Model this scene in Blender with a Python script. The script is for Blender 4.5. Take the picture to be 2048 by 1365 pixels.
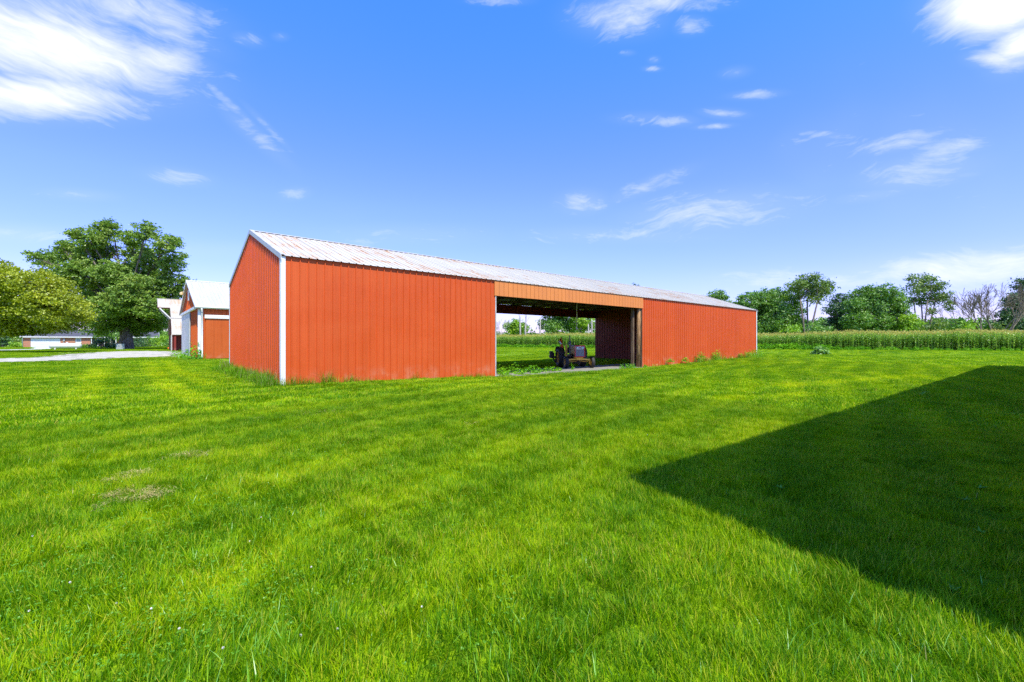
import bpy, math, random
import numpy as np
from mathutils import Vector

for o in list(bpy.data.objects):
    bpy.data.objects.remove(o)
S = bpy.context.scene
COL = S.collection
random.seed(7)
rng = np.random.default_rng(11)

# ------------------------------------------------------------------ camera
F_PX, CX, CY, CAM_H, YAW = 879.2, 1024.0, 682.5, 1.656, 0.7136
SN, CS = math.sin(YAW), math.cos(YAW)
cam_d = bpy.data.cameras.new('camera')
cam_d.sensor_width = 36.0
cam_d.lens = 36.0 * F_PX / 2048.0
cam_d.clip_start, cam_d.clip_end = 0.05, 9000.0
cam = bpy.data.objects.new('camera', cam_d)
COL.objects.link(cam)
cam.location = (0, 0, CAM_H)
cam.rotation_euler = (math.radians(90), 0, -YAW)
S.camera = cam

# ------------------------------------------------------------------ sun, sky, exposure
SUN_EL, SUN_AZ = math.radians(58), math.radians(194)      # azimuth from +Y towards +X
sun_dir = Vector((math.cos(SUN_EL) * math.sin(SUN_AZ), math.cos(SUN_EL) * math.cos(SUN_AZ), math.sin(SUN_EL)))
sd = bpy.data.lights.new('sun', 'SUN')
sd.energy, sd.angle, sd.color = 2.0, math.radians(0.53), (1.0, 0.965, 0.80)
sun = bpy.data.objects.new('sun', sd)
COL.objects.link(sun)
sun.location = (0, -40, 60)
sun.rotation_euler = sun_dir.to_track_quat('Z', 'Y').to_euler()

S.view_settings.view_transform = 'Standard'
S.view_settings.look = 'None'
S.view_settings.exposure = 1.68
S.view_settings.gamma = 1.0
S.view_settings.use_curve_mapping = False
S.cycles.use_denoising = False
S.cycles.max_bounces = 8
S.cycles.transparent_max_bounces = 8
S.cycles.diffuse_bounces = 4

world = bpy.data.worlds.new('World')
S.world = world
world.use_nodes = True
WT = world.node_tree
WT.nodes.clear()


class N:
    """small helper to wire shader nodes"""
    def __init__(self, t):
        self.t = t

    def __call__(self, kind, ins=None, **props):
        n = self.t.nodes.new(kind)
        for k, v in props.items():
            setattr(n, k, v)
        for k, v in (ins or {}).items():
            s = n.inputs[k]
            if hasattr(v, 'is_output') or isinstance(v, bpy.types.NodeSocket):
                self.t.links.new(v, s)
            else:
                s.default_value = v
        return n

    def math(self, op, a, b=0.0, c=0.0, clamp=False):
        n = self('ShaderNodeMath', {0: a, 1: b, 2: c}, operation=op)
        n.use_clamp = clamp
        return n.outputs[0]

    def vmath(self, op, a, b=(0, 0, 0)):
        n = self('ShaderNodeVectorMath', {0: a, 1: b}, operation=op)
        return n.outputs['Value'] if op in ('DOT_PRODUCT', 'LENGTH', 'DISTANCE') else n.outputs['Vector']

    def noise(self, vec, scale, detail=3.0, rough=0.5, dist=0.0):
        n = self('ShaderNodeTexNoise', {'Vector': vec, 'Scale': scale, 'Detail': detail, 'Roughness': rough, 'Distortion': dist})
        return n.outputs[0]

    def remap(self, v, a, b, c=0.0, d=1.0, smooth=True):
        n = self('ShaderNodeMapRange', {'Value': v, 'From Min': a, 'From Max': b, 'To Min': c, 'To Max': d},
                 interpolation_type='SMOOTHSTEP' if smooth else 'LINEAR')
        return n.outputs[0]

    def mix(self, f, a, b, blend='MIX'):
        n = self('ShaderNodeMix', None, data_type='RGBA', blend_type=blend)
        for i, v in ((0, f), (6, a), (7, b)):
            if isinstance(v, bpy.types.NodeSocket):
                self.t.links.new(v, n.inputs[i])
            elif i == 0:
                n.inputs[0].default_value = v
            else:
                n.inputs[i].default_value = (*v[:3], 1.0)
        return n.outputs[2]

    def mapping(self, vec, scale=(1, 1, 1), rot=(0, 0, 0), loc=(0, 0, 0)):
        return self('ShaderNodeMapping', {'Vector': vec, 'Scale': scale, 'Rotation': rot, 'Location': loc}).outputs[0]


def cam_dir(px, py):
    a, b = (px - CX) / F_PX, (CY - py) / F_PX
    return Vector((SN + a * CS, CS - a * SN, b)).normalized()


def build_world():
    n = N(WT)
    sky = n('ShaderNodeTexSky', sky_type='NISHITA')
    sky.sun_disc = False
    sky.sun_elevation, sky.sun_rotation = SUN_EL, SUN_AZ
    sky.altitude, sky.air_density, sky.dust_density, sky.ozone_density = 200, 1.0, 0.5, 2.2
    hs = n('ShaderNodeHueSaturation', {'Hue': 0.5, 'Saturation': 1.16, 'Value': 1.0, 'Color': sky.outputs[0]})
    d = n('ShaderNodeTexCoord').outputs['Generated']
    d = n.vmath('NORMALIZE', d)
    elev = n('ShaderNodeSeparateXYZ', {0: d}).outputs[2]
    tint = n.mix(n.remap(elev, 0.0, 0.28, smooth=False), (0.37, 0.30, 0.54), (0.475, 0.43, 0.84))
    tint = n.mix(n.remap(elev, 0.26, 0.66), tint, (0.30, 0.535, 0.90))
    blue = n.mix(1.0, hs.outputs[0], tint, 'MULTIPLY')
    # cloud shapes: soft ellipses on the sky, broken up by streaky noise
    blobs = [  # px, py, half width, half height, tilt, strength
        (110, 90, 340, 110, 16, 1.1), (70, 190, 290, 52, 4, 1.1), (310, 118, 130, 46, 8, .95), (240, 10, 260, 70, 14, .72), (330, 60, 160, 60, 20, .6),
        (455, 205, 130, 16, 52, .50), (500, 262, 130, 26, 47, .46), (530, 250, 90, 12, 52, .4), (490, 78, 50, 22, 10, .5), (560, 74, 24, 12, 0, .45), (1000, 2, 80, 14, 0, .5),
        (1235, 30, 115, 56, 0, .78), (1380, 50, 44, 26, 0, .6), (1310, 5, 150, 26, 0, .7),
        (1985, 20, 150, 60, 8, 1.3), (2040, 85, 70, 60, 0, 1.1), (1995, 118, 75, 22, 6, .9),
        (1470, 145, 40, 16, -6, .5), (1510, 190, 66, 12, -3, .6), (1445, 227, 60, 13, 3, .58), (1345, 242, 66, 16, 0, .56),
        (1425, 253, 50, 8, -3, .6), (1290, 237, 90, 18, 0, .45), (1650, 270, 90, 14, 4, .45), (1255, 106, 20, 8, 0, .5), (1305, 138, 24, 8, 0, .6), (1308, 120, 16, 10, 0, .5),
        (1800, 285, 105, 26, -14, .58), (1890, 300, 95, 26, -8, .58), (1835, 345, 155, 46, -8, .60), (1750, 390, 110, 18, -10, .45), (1930, 350, 50, 10, -6, .5),
        (1165, 405, 62, 30, 0, .58), (1420, 425, 210, 50, -6, .62), (1300, 370, 110, 20, -22, .5), (1250, 470, 260, 24, 0, .45),
        (360, 355, 80, 22, 6, .55), (165, 390, 100, 16, 4, .45), (590, 388, 40, 16, -8, .5),
        (1930, 535, 330, 44, -5, .78), (1600, 560, 300, 30, 0, .5), (60, 470, 200, 26, 4, .55), (820, 470, 240, 30, 0, .4), (420, 500, 200, 24, 0, .4),
    ]
    acc = None
    for (px, py, a, b, tilt, st) in blobs:
        c = cam_dir(px, py)
        right = Vector((CS, -SN, 0.0))
        right = (right - c * right.dot(c)).normalized()
        up = right.cross(c) * 1.0
        # local pixel scale at that place of the picture
        ex = (cam_dir(px + 5, py) - cam_dir(px - 5, py)).length / 10
        ey = (cam_dir(px, py + 5) - cam_dir(px, py - 5)).length / 10
        t = math.radians(tilt)
        e1 = (right * math.cos(t) - up * math.sin(t)) / (a * ex)
        e2 = (right * math.sin(t) + up * math.cos(t)) / (b * ey)
        x = n.vmath('DOT_PRODUCT', d, tuple(e1))
        y = n.vmath('DOT_PRODUCT', d, tuple(e2))
        r2 = n.math('MULTIPLY_ADD', x, x, n.math('MULTIPLY', y, y))
        m = n.math('MULTIPLY', n.math('POWER', 2.718, n.math('MULTIPLY', r2, -1.1)), st)
        acc = m if acc is None else n.math('MAXIMUM', acc, m)
    # stray thin cloud anywhere else in the sky
    warp = n.vmath('ADD', d, n.vmath('SCALE', n('ShaderNodeTexNoise', {'Vector': d, 'Scale': 5.0, 'Detail': 2.0}).outputs[1]))
    sx = n('ShaderNodeVectorMath', {0: n('ShaderNodeTexNoise', {'Vector': d, 'Scale': 4.0, 'Detail': 3.0}).outputs[1], 'Scale': 0.16}, operation='SCALE').outputs[0]
    wd = n.vmath('ADD', d, sx)
    streak = n.mapping(wd, scale=(1.0, 1.0, 2.6))
    f1 = n.noise(streak, 9.0, 7.0, 0.62)
    f2 = n.noise(streak, 30.0, 5.0, 0.6)
    f3 = n.noise(n.mapping(wd, scale=(1.0, 1.0, 7.0), rot=(0.15, -0.2, 0.3)), 13.0, 7.0, 0.68)
    f = n.math('ADD', n.math('MULTIPLY', f1, 0.40), n.math('MULTIPLY', f2, 0.22))
    f = n.math('ADD', f, n.math('MULTIPLY', f3, 0.38))
    base = n.remap(n.noise(d, 2.2, 3.0), 0.50, 0.82, 0.0, 0.45)
    acc = n.math('MAXIMUM', acc, base)
    thr = n.math('SUBTRACT', 0.645, n.math('MULTIPLY', acc, 0.40))
    dens = n.math('MULTIPLY', n.math('SUBTRACT', f, thr), 2.3, clamp=True)
    dens = n.math('ADD', n.math('MULTIPLY', dens, 0.80), n.math('MULTIPLY', n.math('MULTIPLY', acc, acc), 0.26), clamp=True)
    dens = n.math('MULTIPLY', dens, n.remap(acc, 0.0, 0.25, 0.0, 1.0))
    colr = n.mix(dens, blue, (2.5, 2.52, 2.55))
    bg = n('ShaderNodeBackground', {'Color': colr, 'Strength': 0.15})
    out = n('ShaderNodeOutputWorld', {'Surface': bg.outputs[0]})


build_world()


# ------------------------------------------------------------------ helpers
def smooth01(x):
    x = np.clip(x, 0, 1)
    return x * x * (3 - 2 * x)


def gz(u, v):
    """height of the ground"""
    u, v = np.asarray(u, float), np.asarray(v, float)
    dip = -0.32 * np.exp(-((u - 24) / 14) ** 4) * smooth01((v - 8) / 14) * (1 - smooth01((v - 38) / 20))
    rise = 0.25 * smooth01((0.93 * u + 0.37 * v - 58) / 28)
    return dip + rise


def ray(px, py, D):
    """the point at distance D (along the view axis) seen at a pixel of the photograph"""
    a, b = (px - CX) / F_PX, (CY - py) / F_PX
    return Vector((D * (SN + a * CS), D * (CS - a * SN), CAM_H + D * b))


def ground(px, py):
    D = CAM_H * F_PX / (py - CY)
    for _ in range(6):
        p = ray(px, py, D)
        D = (CAM_H - float(gz(p.x, p.y))) * F_PX / (py - CY)
    p = ray(px, py, D)
    p.z = float(gz(p.x, p.y))
    return p


def u_on(px, v):
    """u where the picture column px meets the line v = const"""
    a = (px - CX) / F_PX
    return v * (SN + a * CS) / (CS - a * SN)


def tag(o, label, cat, group=None, kind=None):
    if label: o['label'] = label
    if cat: o['category'] = cat
    if group: o['group'] = group
    if kind: o['kind'] = kind
    return o


def thing(name, label, cat, loc, rotz=0.0, group=None):
    o = bpy.data.objects.new(name, None)
    COL.objects.link(o)
    o.empty_display_size = 0.2
    o.location = loc
    o.rotation_euler = (0, 0, rotz)
    return tag(o, label, cat, group)


def link(name, mesh, parent=None, loc=(0, 0, 0), rot=(0, 0, 0), scale=(1, 1, 1)):
    o = bpy.data.objects.new(name, mesh)
    COL.objects.link(o)
    o.location, o.rotation_euler, o.scale = loc, rot, scale
    o.parent = parent
    return o


def np_mesh(name, verts, faces, mats, mat_idx=None, tint=None, smooth=False):
    """verts (n,3); faces: list of integer arrays (k, 3|4)"""
    me = bpy.data.meshes.new(name)
    verts = np.ascontiguousarray(verts, np.float32)
    faces = [np.asarray(f, np.int32) for f in faces if len(f)]
    sizes = np.concatenate([np.full(len(f), f.shape[1], np.int32) for f in faces])
    flat = np.concatenate([f.ravel() for f in faces])
    starts = np.concatenate([[0], np.cumsum(sizes)[:-1]]).astype(np.int32)
    me.vertices.add(len(verts)); me.vertices.foreach_set('co', verts.ravel())
    me.loops.add(len(flat)); me.loops.foreach_set('vertex_index', flat)
    me.polygons.add(len(sizes)); me.polygons.foreach_set('loop_start', starts)
    try:
        me.polygons.foreach_set('loop_total', sizes)
    except Exception:
        pass
    for m in (mats if isinstance(mats, (list, tuple)) else [mats]):
        me.materials.append(m)
    if mat_idx is not None:
        me.polygons.foreach_set('material_index', np.asarray(mat_idx, np.int32))
    me.polygons.foreach_set('use_smooth', np.full(len(sizes), smooth))
    if tint is not None:
        at = me.attributes.new('tint', 'FLOAT', 'FACE')
        at.data.foreach_set('value', np.asarray(tint, np.float32))
    me.update(calc_edges=True)
    me.validate()
    return me


class MB:
    """collects boxes, tubes and sheets into one mesh"""
    def __init__(self):
        self.v, self.f, self.sm = [], [], []

    def add(self, vs, fs, smooth=False):
        k = len(self.v)
        self.v += [tuple(p) for p in vs]
        self.f += [tuple(i + k for i in f) for f in fs]
        self.sm += [smooth] * len(fs)
        return self

    def box(self, a, b):
        x0, x1 = sorted((a[0], b[0])); y0, y1 = sorted((a[1], b[1])); z0, z1 = sorted((a[2], b[2]))
        return self.add([(x0, y0, z0), (x1, y0, z0), (x1, y1, z0), (x0, y1, z0), (x0, y0, z1), (x1, y0, z1), (x1, y1, z1), (x0, y1, z1)],
                        [(0, 3, 2, 1), (4, 5, 6, 7), (0, 1, 5, 4), (1, 2, 6, 5), (2, 3, 7, 6), (3, 0, 4, 7)])

    def beam(self, p, q, w, h, up=(0, 0, 1)):
        p, q, up = Vector(p), Vector(q), Vector(up)
        d = (q - p).normalized()
        s = d.cross(up).normalized() * (w / 2)
        t = s.cross(d).normalized() * (h / 2)
        vs = [c + a * s + b * t for c in (p, q) for a, b in ((-1, -1), (1, -1), (1, 1), (-1, 1))]
        return self.add(vs, [(0, 1, 2, 3), (7, 6, 5, 4), (0, 4, 5, 1), (1, 5, 6, 2), (2, 6, 7, 3), (3, 7, 4, 0)])

    def tube(self, pts, radii, n=8, cap=True):
        pts = [Vector(p) for p in pts]
        if not isinstance(radii, (list, tuple, np.ndarray)):
            radii = [radii] * len(pts)
        vs, fs, ref = [], [], None
        for i, p in enumerate(pts):
            d = (pts[min(i + 1, len(pts) - 1)] - pts[max(i - 1, 0)]).normalized()
            if ref is None:
                ref = d.orthogonal().normalized()
            ref = (ref - d * ref.dot(d)).normalized()
            b = d.cross(ref)
            for k in range(n):
                a = 2 * math.pi * k / n
                vs.append(p + (ref * math.cos(a) + b * math.sin(a)) * radii[i])
        for i in range(len(pts) - 1):
            for k in range(n):
                fs.append((i * n + k, i * n + (k + 1) % n, (i + 1) * n + (k + 1) % n, (i + 1) * n + k))
        k0 = len(self.v)
        self.add(vs, fs, True)
        if cap:
            self.f += [tuple(k0 + k for k in range(n))[::-1], tuple(k0 + (len(pts) - 1) * n + k for k in range(n))]
            self.sm += [False, False]
        return self

    def lathe(self, prof, c=(0, 0, 0), axis='x', n=24):
        """prof: list of (along axis, radius)"""
        vs, fs = [], []
        for (a, r) in prof:
            for k in range(n):
                t = 2 * math.pi * k / n
                p = (a, r * math.cos(t), r * math.sin(t)) if axis == 'x' else ((r * math.cos(t), a, r * math.sin(t)) if axis == 'y' else (r * math.cos(t), r * math.sin(t), a))
                vs.append((p[0] + c[0], p[1] + c[1], p[2] + c[2]))
        for i in range(len(prof) - 1):
            for k in range(n):
                fs.append((i * n + k, i * n + (k + 1) % n, (i + 1) * n + (k + 1) % n, (i + 1) * n + k))
        return self.add(vs, fs, True)

    def prism(self, poly, axis, a, b):
        """polygon given in the two other axes, extruded along axis from a to b"""
        def P(t, p):
            return {'x': (t, p[0], p[1]), 'y': (p[0], t, p[1]), 'z': (p[0], p[1], t)}[axis]
        k = len(poly)
        vs = [P(a, p) for p in poly] + [P(b, p) for p in poly]
        fs = [tuple(range(k))[::-1], tuple(range(k, 2 * k))] + [(i, (i + 1) % k, k + (i + 1) % k, k + i) for i in range(k)]
        return self.add(vs, fs)

    def mesh(self, name, mat):
        me = bpy.data.meshes.new(name)
        me.from_pydata(self.v, [], self.f)
        for m in (mat if isinstance(mat, (list, tuple)) else [mat]):
            me.materials.append(m)
        me.polygons.foreach_set('use_smooth', self.sm)
        me.update()
        return me

    def build(self, name, mat, parent=None, bevel=0.0, **kw):
        o = link(name, self.mesh(name, mat), parent, **kw)
        if bevel:
            m = o.modifiers.new('bevel', 'BEVEL')
            m.width, m.segments, m.limit_method = bevel, 2, 'ANGLE'
        return o


# ------------------------------------------------------------------ materials
def new_mat(name):
    m = bpy.data.materials.new(name)
    m.use_nodes = True
    m.node_tree.nodes.clear()
    return m, N(m.node_tree)


def finish(m, n, shader):
    n('ShaderNodeOutputMaterial', {'Surface': shader})
    return m


def paint(name, col, rough=0.5, var=0.12, scale=1.5, metal=0.0, stretch=(1, 1, 1), spec=0.4, bump=0.0, bscale=40):
    """painted or plain surface with a little unevenness"""
    m, n = new_mat(name)
    pos = n('ShaderNodeNewGeometry').outputs['Position']
    v = n.mapping(pos, scale=stretch)
    a = n.noise(v, scale, 5.0, 0.6)
    info = n('ShaderNodeObjectInfo').outputs['Random']
    c = n.mix(n.remap(a, 0.3, 0.7), tuple(x * (1 - var) for x in col), tuple(min(1, x * (1 + var)) for x in col))
    c = n.mix(n.math('MULTIPLY', info, 0.5 * var), c, tuple(x * 0.5 for x in col))
    ins = {'Base Color': c, 'Roughness': n.remap(a, 0.2, 0.8, max(0, rough - .08), min(1, rough + .1)), 'Metallic': metal, 'Specular IOR Level': spec}
    if bump:
        b = n('ShaderNodeBump', {'Height': n.noise(v, bscale, 4.0, 0.6), 'Strength': bump, 'Distance': 0.01})
        ins['Normal'] = b.outputs[0]
    return finish(m, n, n('ShaderNodeBsdfPrincipled', ins).outputs[0])


def siding_mat(name, col, dust=(0.62, 0.34, 0.2)):
    """baked paint on ribbed steel: chalky fading, rain streaks, splash dirt near the ground, a few scuffs"""
    m, n = new_mat(name)
    pos = n('ShaderNodeNewGeometry').outputs['Position']
    st = n.noise(n.mapping(pos, scale=(7, 7, 0.35)), 1.0, 4.0, 0.6)
    big = n.noise(n.mapping(pos, scale=(0.25, 0.25, 0.6)), 1.0, 4.0, 0.55)
    rnd = n('ShaderNodeObjectInfo').outputs['Random']
    c = n.mix(n.remap(st, 0.35, 0.7), tuple(x * 0.93 for x in col), tuple(x * 1.05 for x in col))
    c = n.mix(n.math('MULTIPLY', n.remap(big, 0.35, 0.7), 0.32), c, (col[0] * 1.12, col[1] * 1.35 + .01, col[2] * 1.4 + .01))
    c = n.mix(n.math('MULTIPLY', rnd, 0.12), c, tuple(x * 0.6 for x in col))
    z = n('ShaderNodeSeparateXYZ', {0: pos}).outputs[2]
    spl = n.math('MULTIPLY', n.remap(z, 0.75, 0.05), n.remap(n.noise(n.mapping(pos, scale=(2.2, 2.2, 1.6)), 1.0, 5.0, 0.65), 0.42, 0.75))
    c = n.mix(n.math('MULTIPLY', spl, 0.4), c, dust)
    sc = n.noise(n.mapping(pos, scale=(9, 9, 2.2), loc=(3, 1, 7)), 1.0, 2.0, 0.4)
    c = n.mix(n.remap(sc, 0.83, 0.86), c, (0.75, 0.6, 0.55))
    bs = n('ShaderNodeBsdfPrincipled', {'Base Color': c, 'Roughness': n.remap(big, 0.3, 0.7, 0.42, 0.6), 'Specular IOR Level': 0.25})
    bp = n('ShaderNodeBump', {'Height': n.noise(n.mapping(pos, scale=(1.2, 1.2, 0.8)), 1.6, 3.0), 'Strength': 0.14, 'Distance': 0.05})
    n.t.links.new(bp.outputs[0], bs.inputs['Normal'])
    return finish(m, n, bs.outputs[0])


def roof_mat(name, base, rust_amt, down=(0, 1, 0), rust_col=(0.40, 0.155, 0.03)):
    """weathered galvanised sheet with rust running down the slope"""
    m, n = new_mat(name)
    pos = n('ShaderNodeNewGeometry').outputs['Position']
    s = n.noise(n.mapping(pos, scale=(11, 0.55, 0.55)), 1.0, 6.0, 0.68)
    patch = n.noise(n.mapping(pos, scale=(0.22, 0.4, 0.4), loc=(5, 2, 0)), 1.0, 4.0, 0.6)
    fine = n.noise(n.mapping(pos, scale=(26, 5, 5)), 1.0, 4.0, 0.7)
    g = n.noise(n.mapping(pos, scale=(3.2, 0.3, 0.3)), 1.0, 4.0, 0.6)
    rnd = n('ShaderNodeObjectInfo').outputs['Random']
    c = n.mix(n.remap(g, 0.3, 0.7), tuple(x * 0.86 for x in base), base)
    c = n.mix(n.math('MULTIPLY', rnd, 0.14), c, tuple(x * 0.62 for x in base))
    k = n.math('ADD', n.math('MULTIPLY', s, 0.62), n.math('MULTIPLY', fine, 0.38))
    thr = n.math('SUBTRACT', 0.80 - 0.05 * rust_amt, n.math('MULTIPLY', n.remap(patch, 0.38, 0.62), 0.175))
    r = n.math('MULTIPLY', n.math('SUBTRACT', k, thr), 11.0, clamp=True)
    c = n.mix(n.math('MULTIPLY', r, 0.75), c, rust_col)
    stain = n.math('MULTIPLY', n.remap(s, 0.5, 0.75), n.remap(patch, 0.4, 0.6))
    c = n.mix(n.math('MULTIPLY', stain, 0.22), c, (0.56, 0.43, 0.20))
    bs = n('ShaderNodeBsdfPrincipled', {'Base Color': c, 'Roughness': n.remap(r, 0, 1, 0.5, 0.8), 'Metallic': 0.0, 'Specular IOR Level': 0.4})
    return finish(m, n, bs.outputs[0])


def leaf_mat(name, dark, mid, light, trans=0.35, gloss=0.06, noise_scale=0.35, accent=None, rough=0.45):
    """foliage: colour by leaf and by patch, some light passing through"""
    m, n = new_mat(name)
    pos = n('ShaderNodeNewGeometry').outputs['Position']
    t = n('ShaderNodeAttribute', attribute_name='tint').outputs['Fac']
    a = n.noise(pos, noise_scale, 3.0, 0.55)
    k = n.math('ADD', n.math('MULTIPLY', t, 0.6), n.math('MULTIPLY', n.remap(a, 0.3, 0.7), 0.4))
    c = n.mix(n.remap(k, 0.0, 0.5), dark, mid)
    c = n.mix(n.remap(k, 0.5, 1.0), c, light)
    if accent:
        c = n.mix(n.remap(t, 0.93, 0.95), c, accent)
    df = n('ShaderNodeBsdfDiffuse', {'Color': c})
    tr = n('ShaderNodeBsdfTranslucent', {'Color': n.mix(0.5, c, (c_ := mid)[0:3])})
    ms = n('ShaderNodeMixShader', {0: trans, 1: df.outputs[0], 2: tr.outputs[0]})
    gl = n('ShaderNodeBsdfGlossy', {'Color': (1, 1, 1, 1), 'Roughness': rough})
    ms2 = n('ShaderNodeMixShader', {0: gloss, 1: ms.outputs[0], 2: gl.outputs[0]})
    return finish(m, n, ms2.outputs[0])


def _flat(px, py):
    return tuple(ray(px, py, CAM_H * F_PX / (py - CY))[:2])


TRACKS = [(_flat(296, 724), _flat(312, 748), .45), (_flat(312, 748), _flat(345, 778), .4), (_flat(345, 778), _flat(405, 806), .35),
          (_flat(330, 722), _flat(352, 742), .35), (_flat(352, 742), _flat(430, 775), .35), (_flat(205, 732), _flat(190, 755), .5), (_flat(190, 755), _flat(160, 800), .45), (_flat(1560, 775), _flat(1835, 752), .5), (_flat(1400, 800), _flat(1620, 790), .4)]


def lawn_color(n, pos, t):
    """colour of the mown grass from its place and the single blade's own tint"""
    p2 = n.mapping(pos, scale=(1, 1, 0))
    big = n.noise(n.mapping(p2, scale=(.75, 1.35, 0)), 0.17, 3.0, 0.55)
    med = n.noise(p2, 0.75, 4.0, 0.6)
    fin = n.noise(p2, 3.2, 3.0, 0.6)
    # mower passes run along the shed
    bend = n.vmath('ADD', p2, n('ShaderNodeVectorMath', {0: n('ShaderNodeTexNoise', {'Vector': p2, 'Scale': 0.06, 'Detail': 1.0}).outputs[1], 'Scale': 5.0}, operation='SCALE').outputs[0])
    wv = n('ShaderNodeTexWave', {'Vector': n.mapping(bend, rot=(0, 0, math.radians(-16))), 'Scale': 0.2, 'Distortion': 1.2, 'Detail': 2.0, 'Detail Scale': 1.5},
           wave_type='BANDS', bands_direction='Y').outputs['Fac']
    k = n.math('ADD', n.math('MULTIPLY', n.remap(big, 0.30, 0.70), 0.28), n.math('MULTIPLY', n.remap(med, 0.30, 0.70), 0.22))
    k = n.math('ADD', k, n.math('MULTIPLY', n.remap(fin, 0.3, 0.7), 0.12))
    k = n.math('ADD', k, n.math('MULTIPLY', wv, 0.24))
    k = n.math('ADD', k, n.math('MULTIPLY', n.math('SUBTRACT', t, 0.5), 0.92))
    # pale wheel tracks bent into the grass towards the drive
    so_ = n('ShaderNodeSeparateXYZ', {0: pos}); sx_ = (so_.outputs[0], so_.outputs[1])
    for (pa, pb, w) in TRACKS:
        ax, ay = pa; bx, by = pb
        L = math.hypot(bx - ax, by - ay); tx, ty = (bx - ax) / L, (by - ay) / L
        rx, ry = n.math('SUBTRACT', sx_[0], ax), n.math('SUBTRACT', sx_[1], ay)
        along = n.math('ADD', n.math('MULTIPLY', rx, tx), n.math('MULTIPLY', ry, ty))
        side = n.math('ABSOLUTE', n.math('SUBTRACT', n.math('MULTIPLY', rx, -ty), n.math('MULTIPLY', ry, -tx)))
        side = n.math('ADD', side, n.math('MULTIPLY', n.math('SUBTRACT', med, 0.5), 0.35))
        m_ = n.math('MULTIPLY', n.remap(side, w * 1.6, w * .4), n.math('MULTIPLY', n.remap(along, -.8, .3), n.remap(along, L + .8, L - .3)))
        k = n.math('ADD', k, n.math('MULTIPLY', m_, 0.28))
    c = n.mix(n.remap(k, 0.14, 0.60), (0.068, 0.205, 0.002), (0.30, 0.475, 0.001))
    c = n.mix(n.remap(k, 0.58, 1.10), c, (0.60, 0.63, 0.004))
    dry = n.math('MULTIPLY', n.remap(t, 0.86, 0.90), n.remap(med, 0.35, 0.65, 0.2, 0.9))
    return n.mix(dry, c, (0.56, 0.46, 0.06))


def grass_mat(name):
    m, n = new_mat(name)
    pos = n('ShaderNodeNewGeometry').outputs['Position']
    t = n('ShaderNodeAttribute', attribute_name='tint').outputs['Fac']
    c = lawn_color(n, pos, t)
    df = n('ShaderNodeBsdfDiffuse', {'Color': c})
    tr = n('ShaderNodeBsdfTranslucent', {'Color': n.mix(0.35, c, (0.36, 0.60, 0.004))})
    ms = n('ShaderNodeMixShader', {0: 0.42, 1: df.outputs[0], 2: tr.outputs[0]})
    gl = n('ShaderNodeBsdfGlossy', {'Color': (1, 1, 1, 1), 'Roughness': 0.42})
    return finish(m, n, n('ShaderNodeMixShader', {0: 0.006, 1: ms.outputs[0], 2: gl.outputs[0]}).outputs[0])


def ground_mat(name):
    m, n = new_mat(name)
    pos = n('ShaderNodeNewGeometry').outputs['Position']
    p2 = n.mapping(pos, scale=(1, 1, 0))
    t = n.remap(n.noise(p2, 14.0, 4.0, 0.7), 0.25, 0.75, 0.15, 0.85)
    c = lawn_color(n, pos, t)
    soil = n.noise(p2, 9.0, 4.0, 0.6)
    c = n.mix(n.remap(soil, 0.35, 0.7, 0.25, 0.6), c, (0.10, 0.14, 0.010))
    b = n('ShaderNodeBump', {'Height': n.noise(p2, 25.0, 4.0, 0.7), 'Strength': 0.6, 'Distance': 0.03})
    return finish(m, n, n('ShaderNodeBsdfPrincipled', {'Base Color': c, 'Roughness': 0.9, 'Specular IOR Level': 0.1, 'Normal': b.outputs[0]}).outputs[0])


def gravel_mat(name, a, b, green=0.0):
    m, n = new_mat(name)
    pos = n('ShaderNodeNewGeometry').outputs['Position']
    vo = n('ShaderNodeTexVoronoi', {'Vector': pos, 'Scale': 28.0}).outputs['Color']
    vf = n.noise(pos, 60.0, 3.0, 0.6)
    big = n.noise(pos, 0.6, 5.0, 0.6)
    k = n('ShaderNodeSeparateColor', {0: vo}).outputs[0]
    c = n.mix(k, a, b)
    c = n.mix(n.remap(big, 0.45, 0.7, 0.0, 0.5), c, tuple(x * 0.62 for x in a))
    if green:
        c = n.mix(n.math('MULTIPLY', n.remap(n.noise(pos, 1.3, 5.0, 0.7), 0.5, 0.6), green), c, (0.15, 0.24, 0.03))
    bp = n('ShaderNodeBump', {'Height': n.math('ADD', k, vf), 'Strength': 0.5, 'Distance': 0.03})
    return finish(m, n, n('ShaderNodeBsdfPrincipled', {'Base Color': c, 'Roughness': 0.9, 'Specular IOR Level': 0.2, 'Normal': bp.outputs[0]}).outputs[0])


def bark_mat(name, a, b, scale=3.0):
    m, n = new_mat(name)
    pos = n('ShaderNodeNewGeometry').outputs['Position']
    k = n.noise(n.mapping(pos, scale=(1, 1, 0.22)), scale, 6.0, 0.65)
    c = n.mix(n.remap(k, 0.35, 0.65), a, b)
    bp = n('ShaderNodeBump', {'Height': k, 'Strength': 0.8, 'Distance': 0.08})
    return finish(m, n, n('ShaderNodeBsdfPrincipled', {'Base Color': c, 'Roughness': 0.9, 'Specular IOR Level': 0.15, 'Normal': bp.outputs[0]}).outputs[0])


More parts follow.
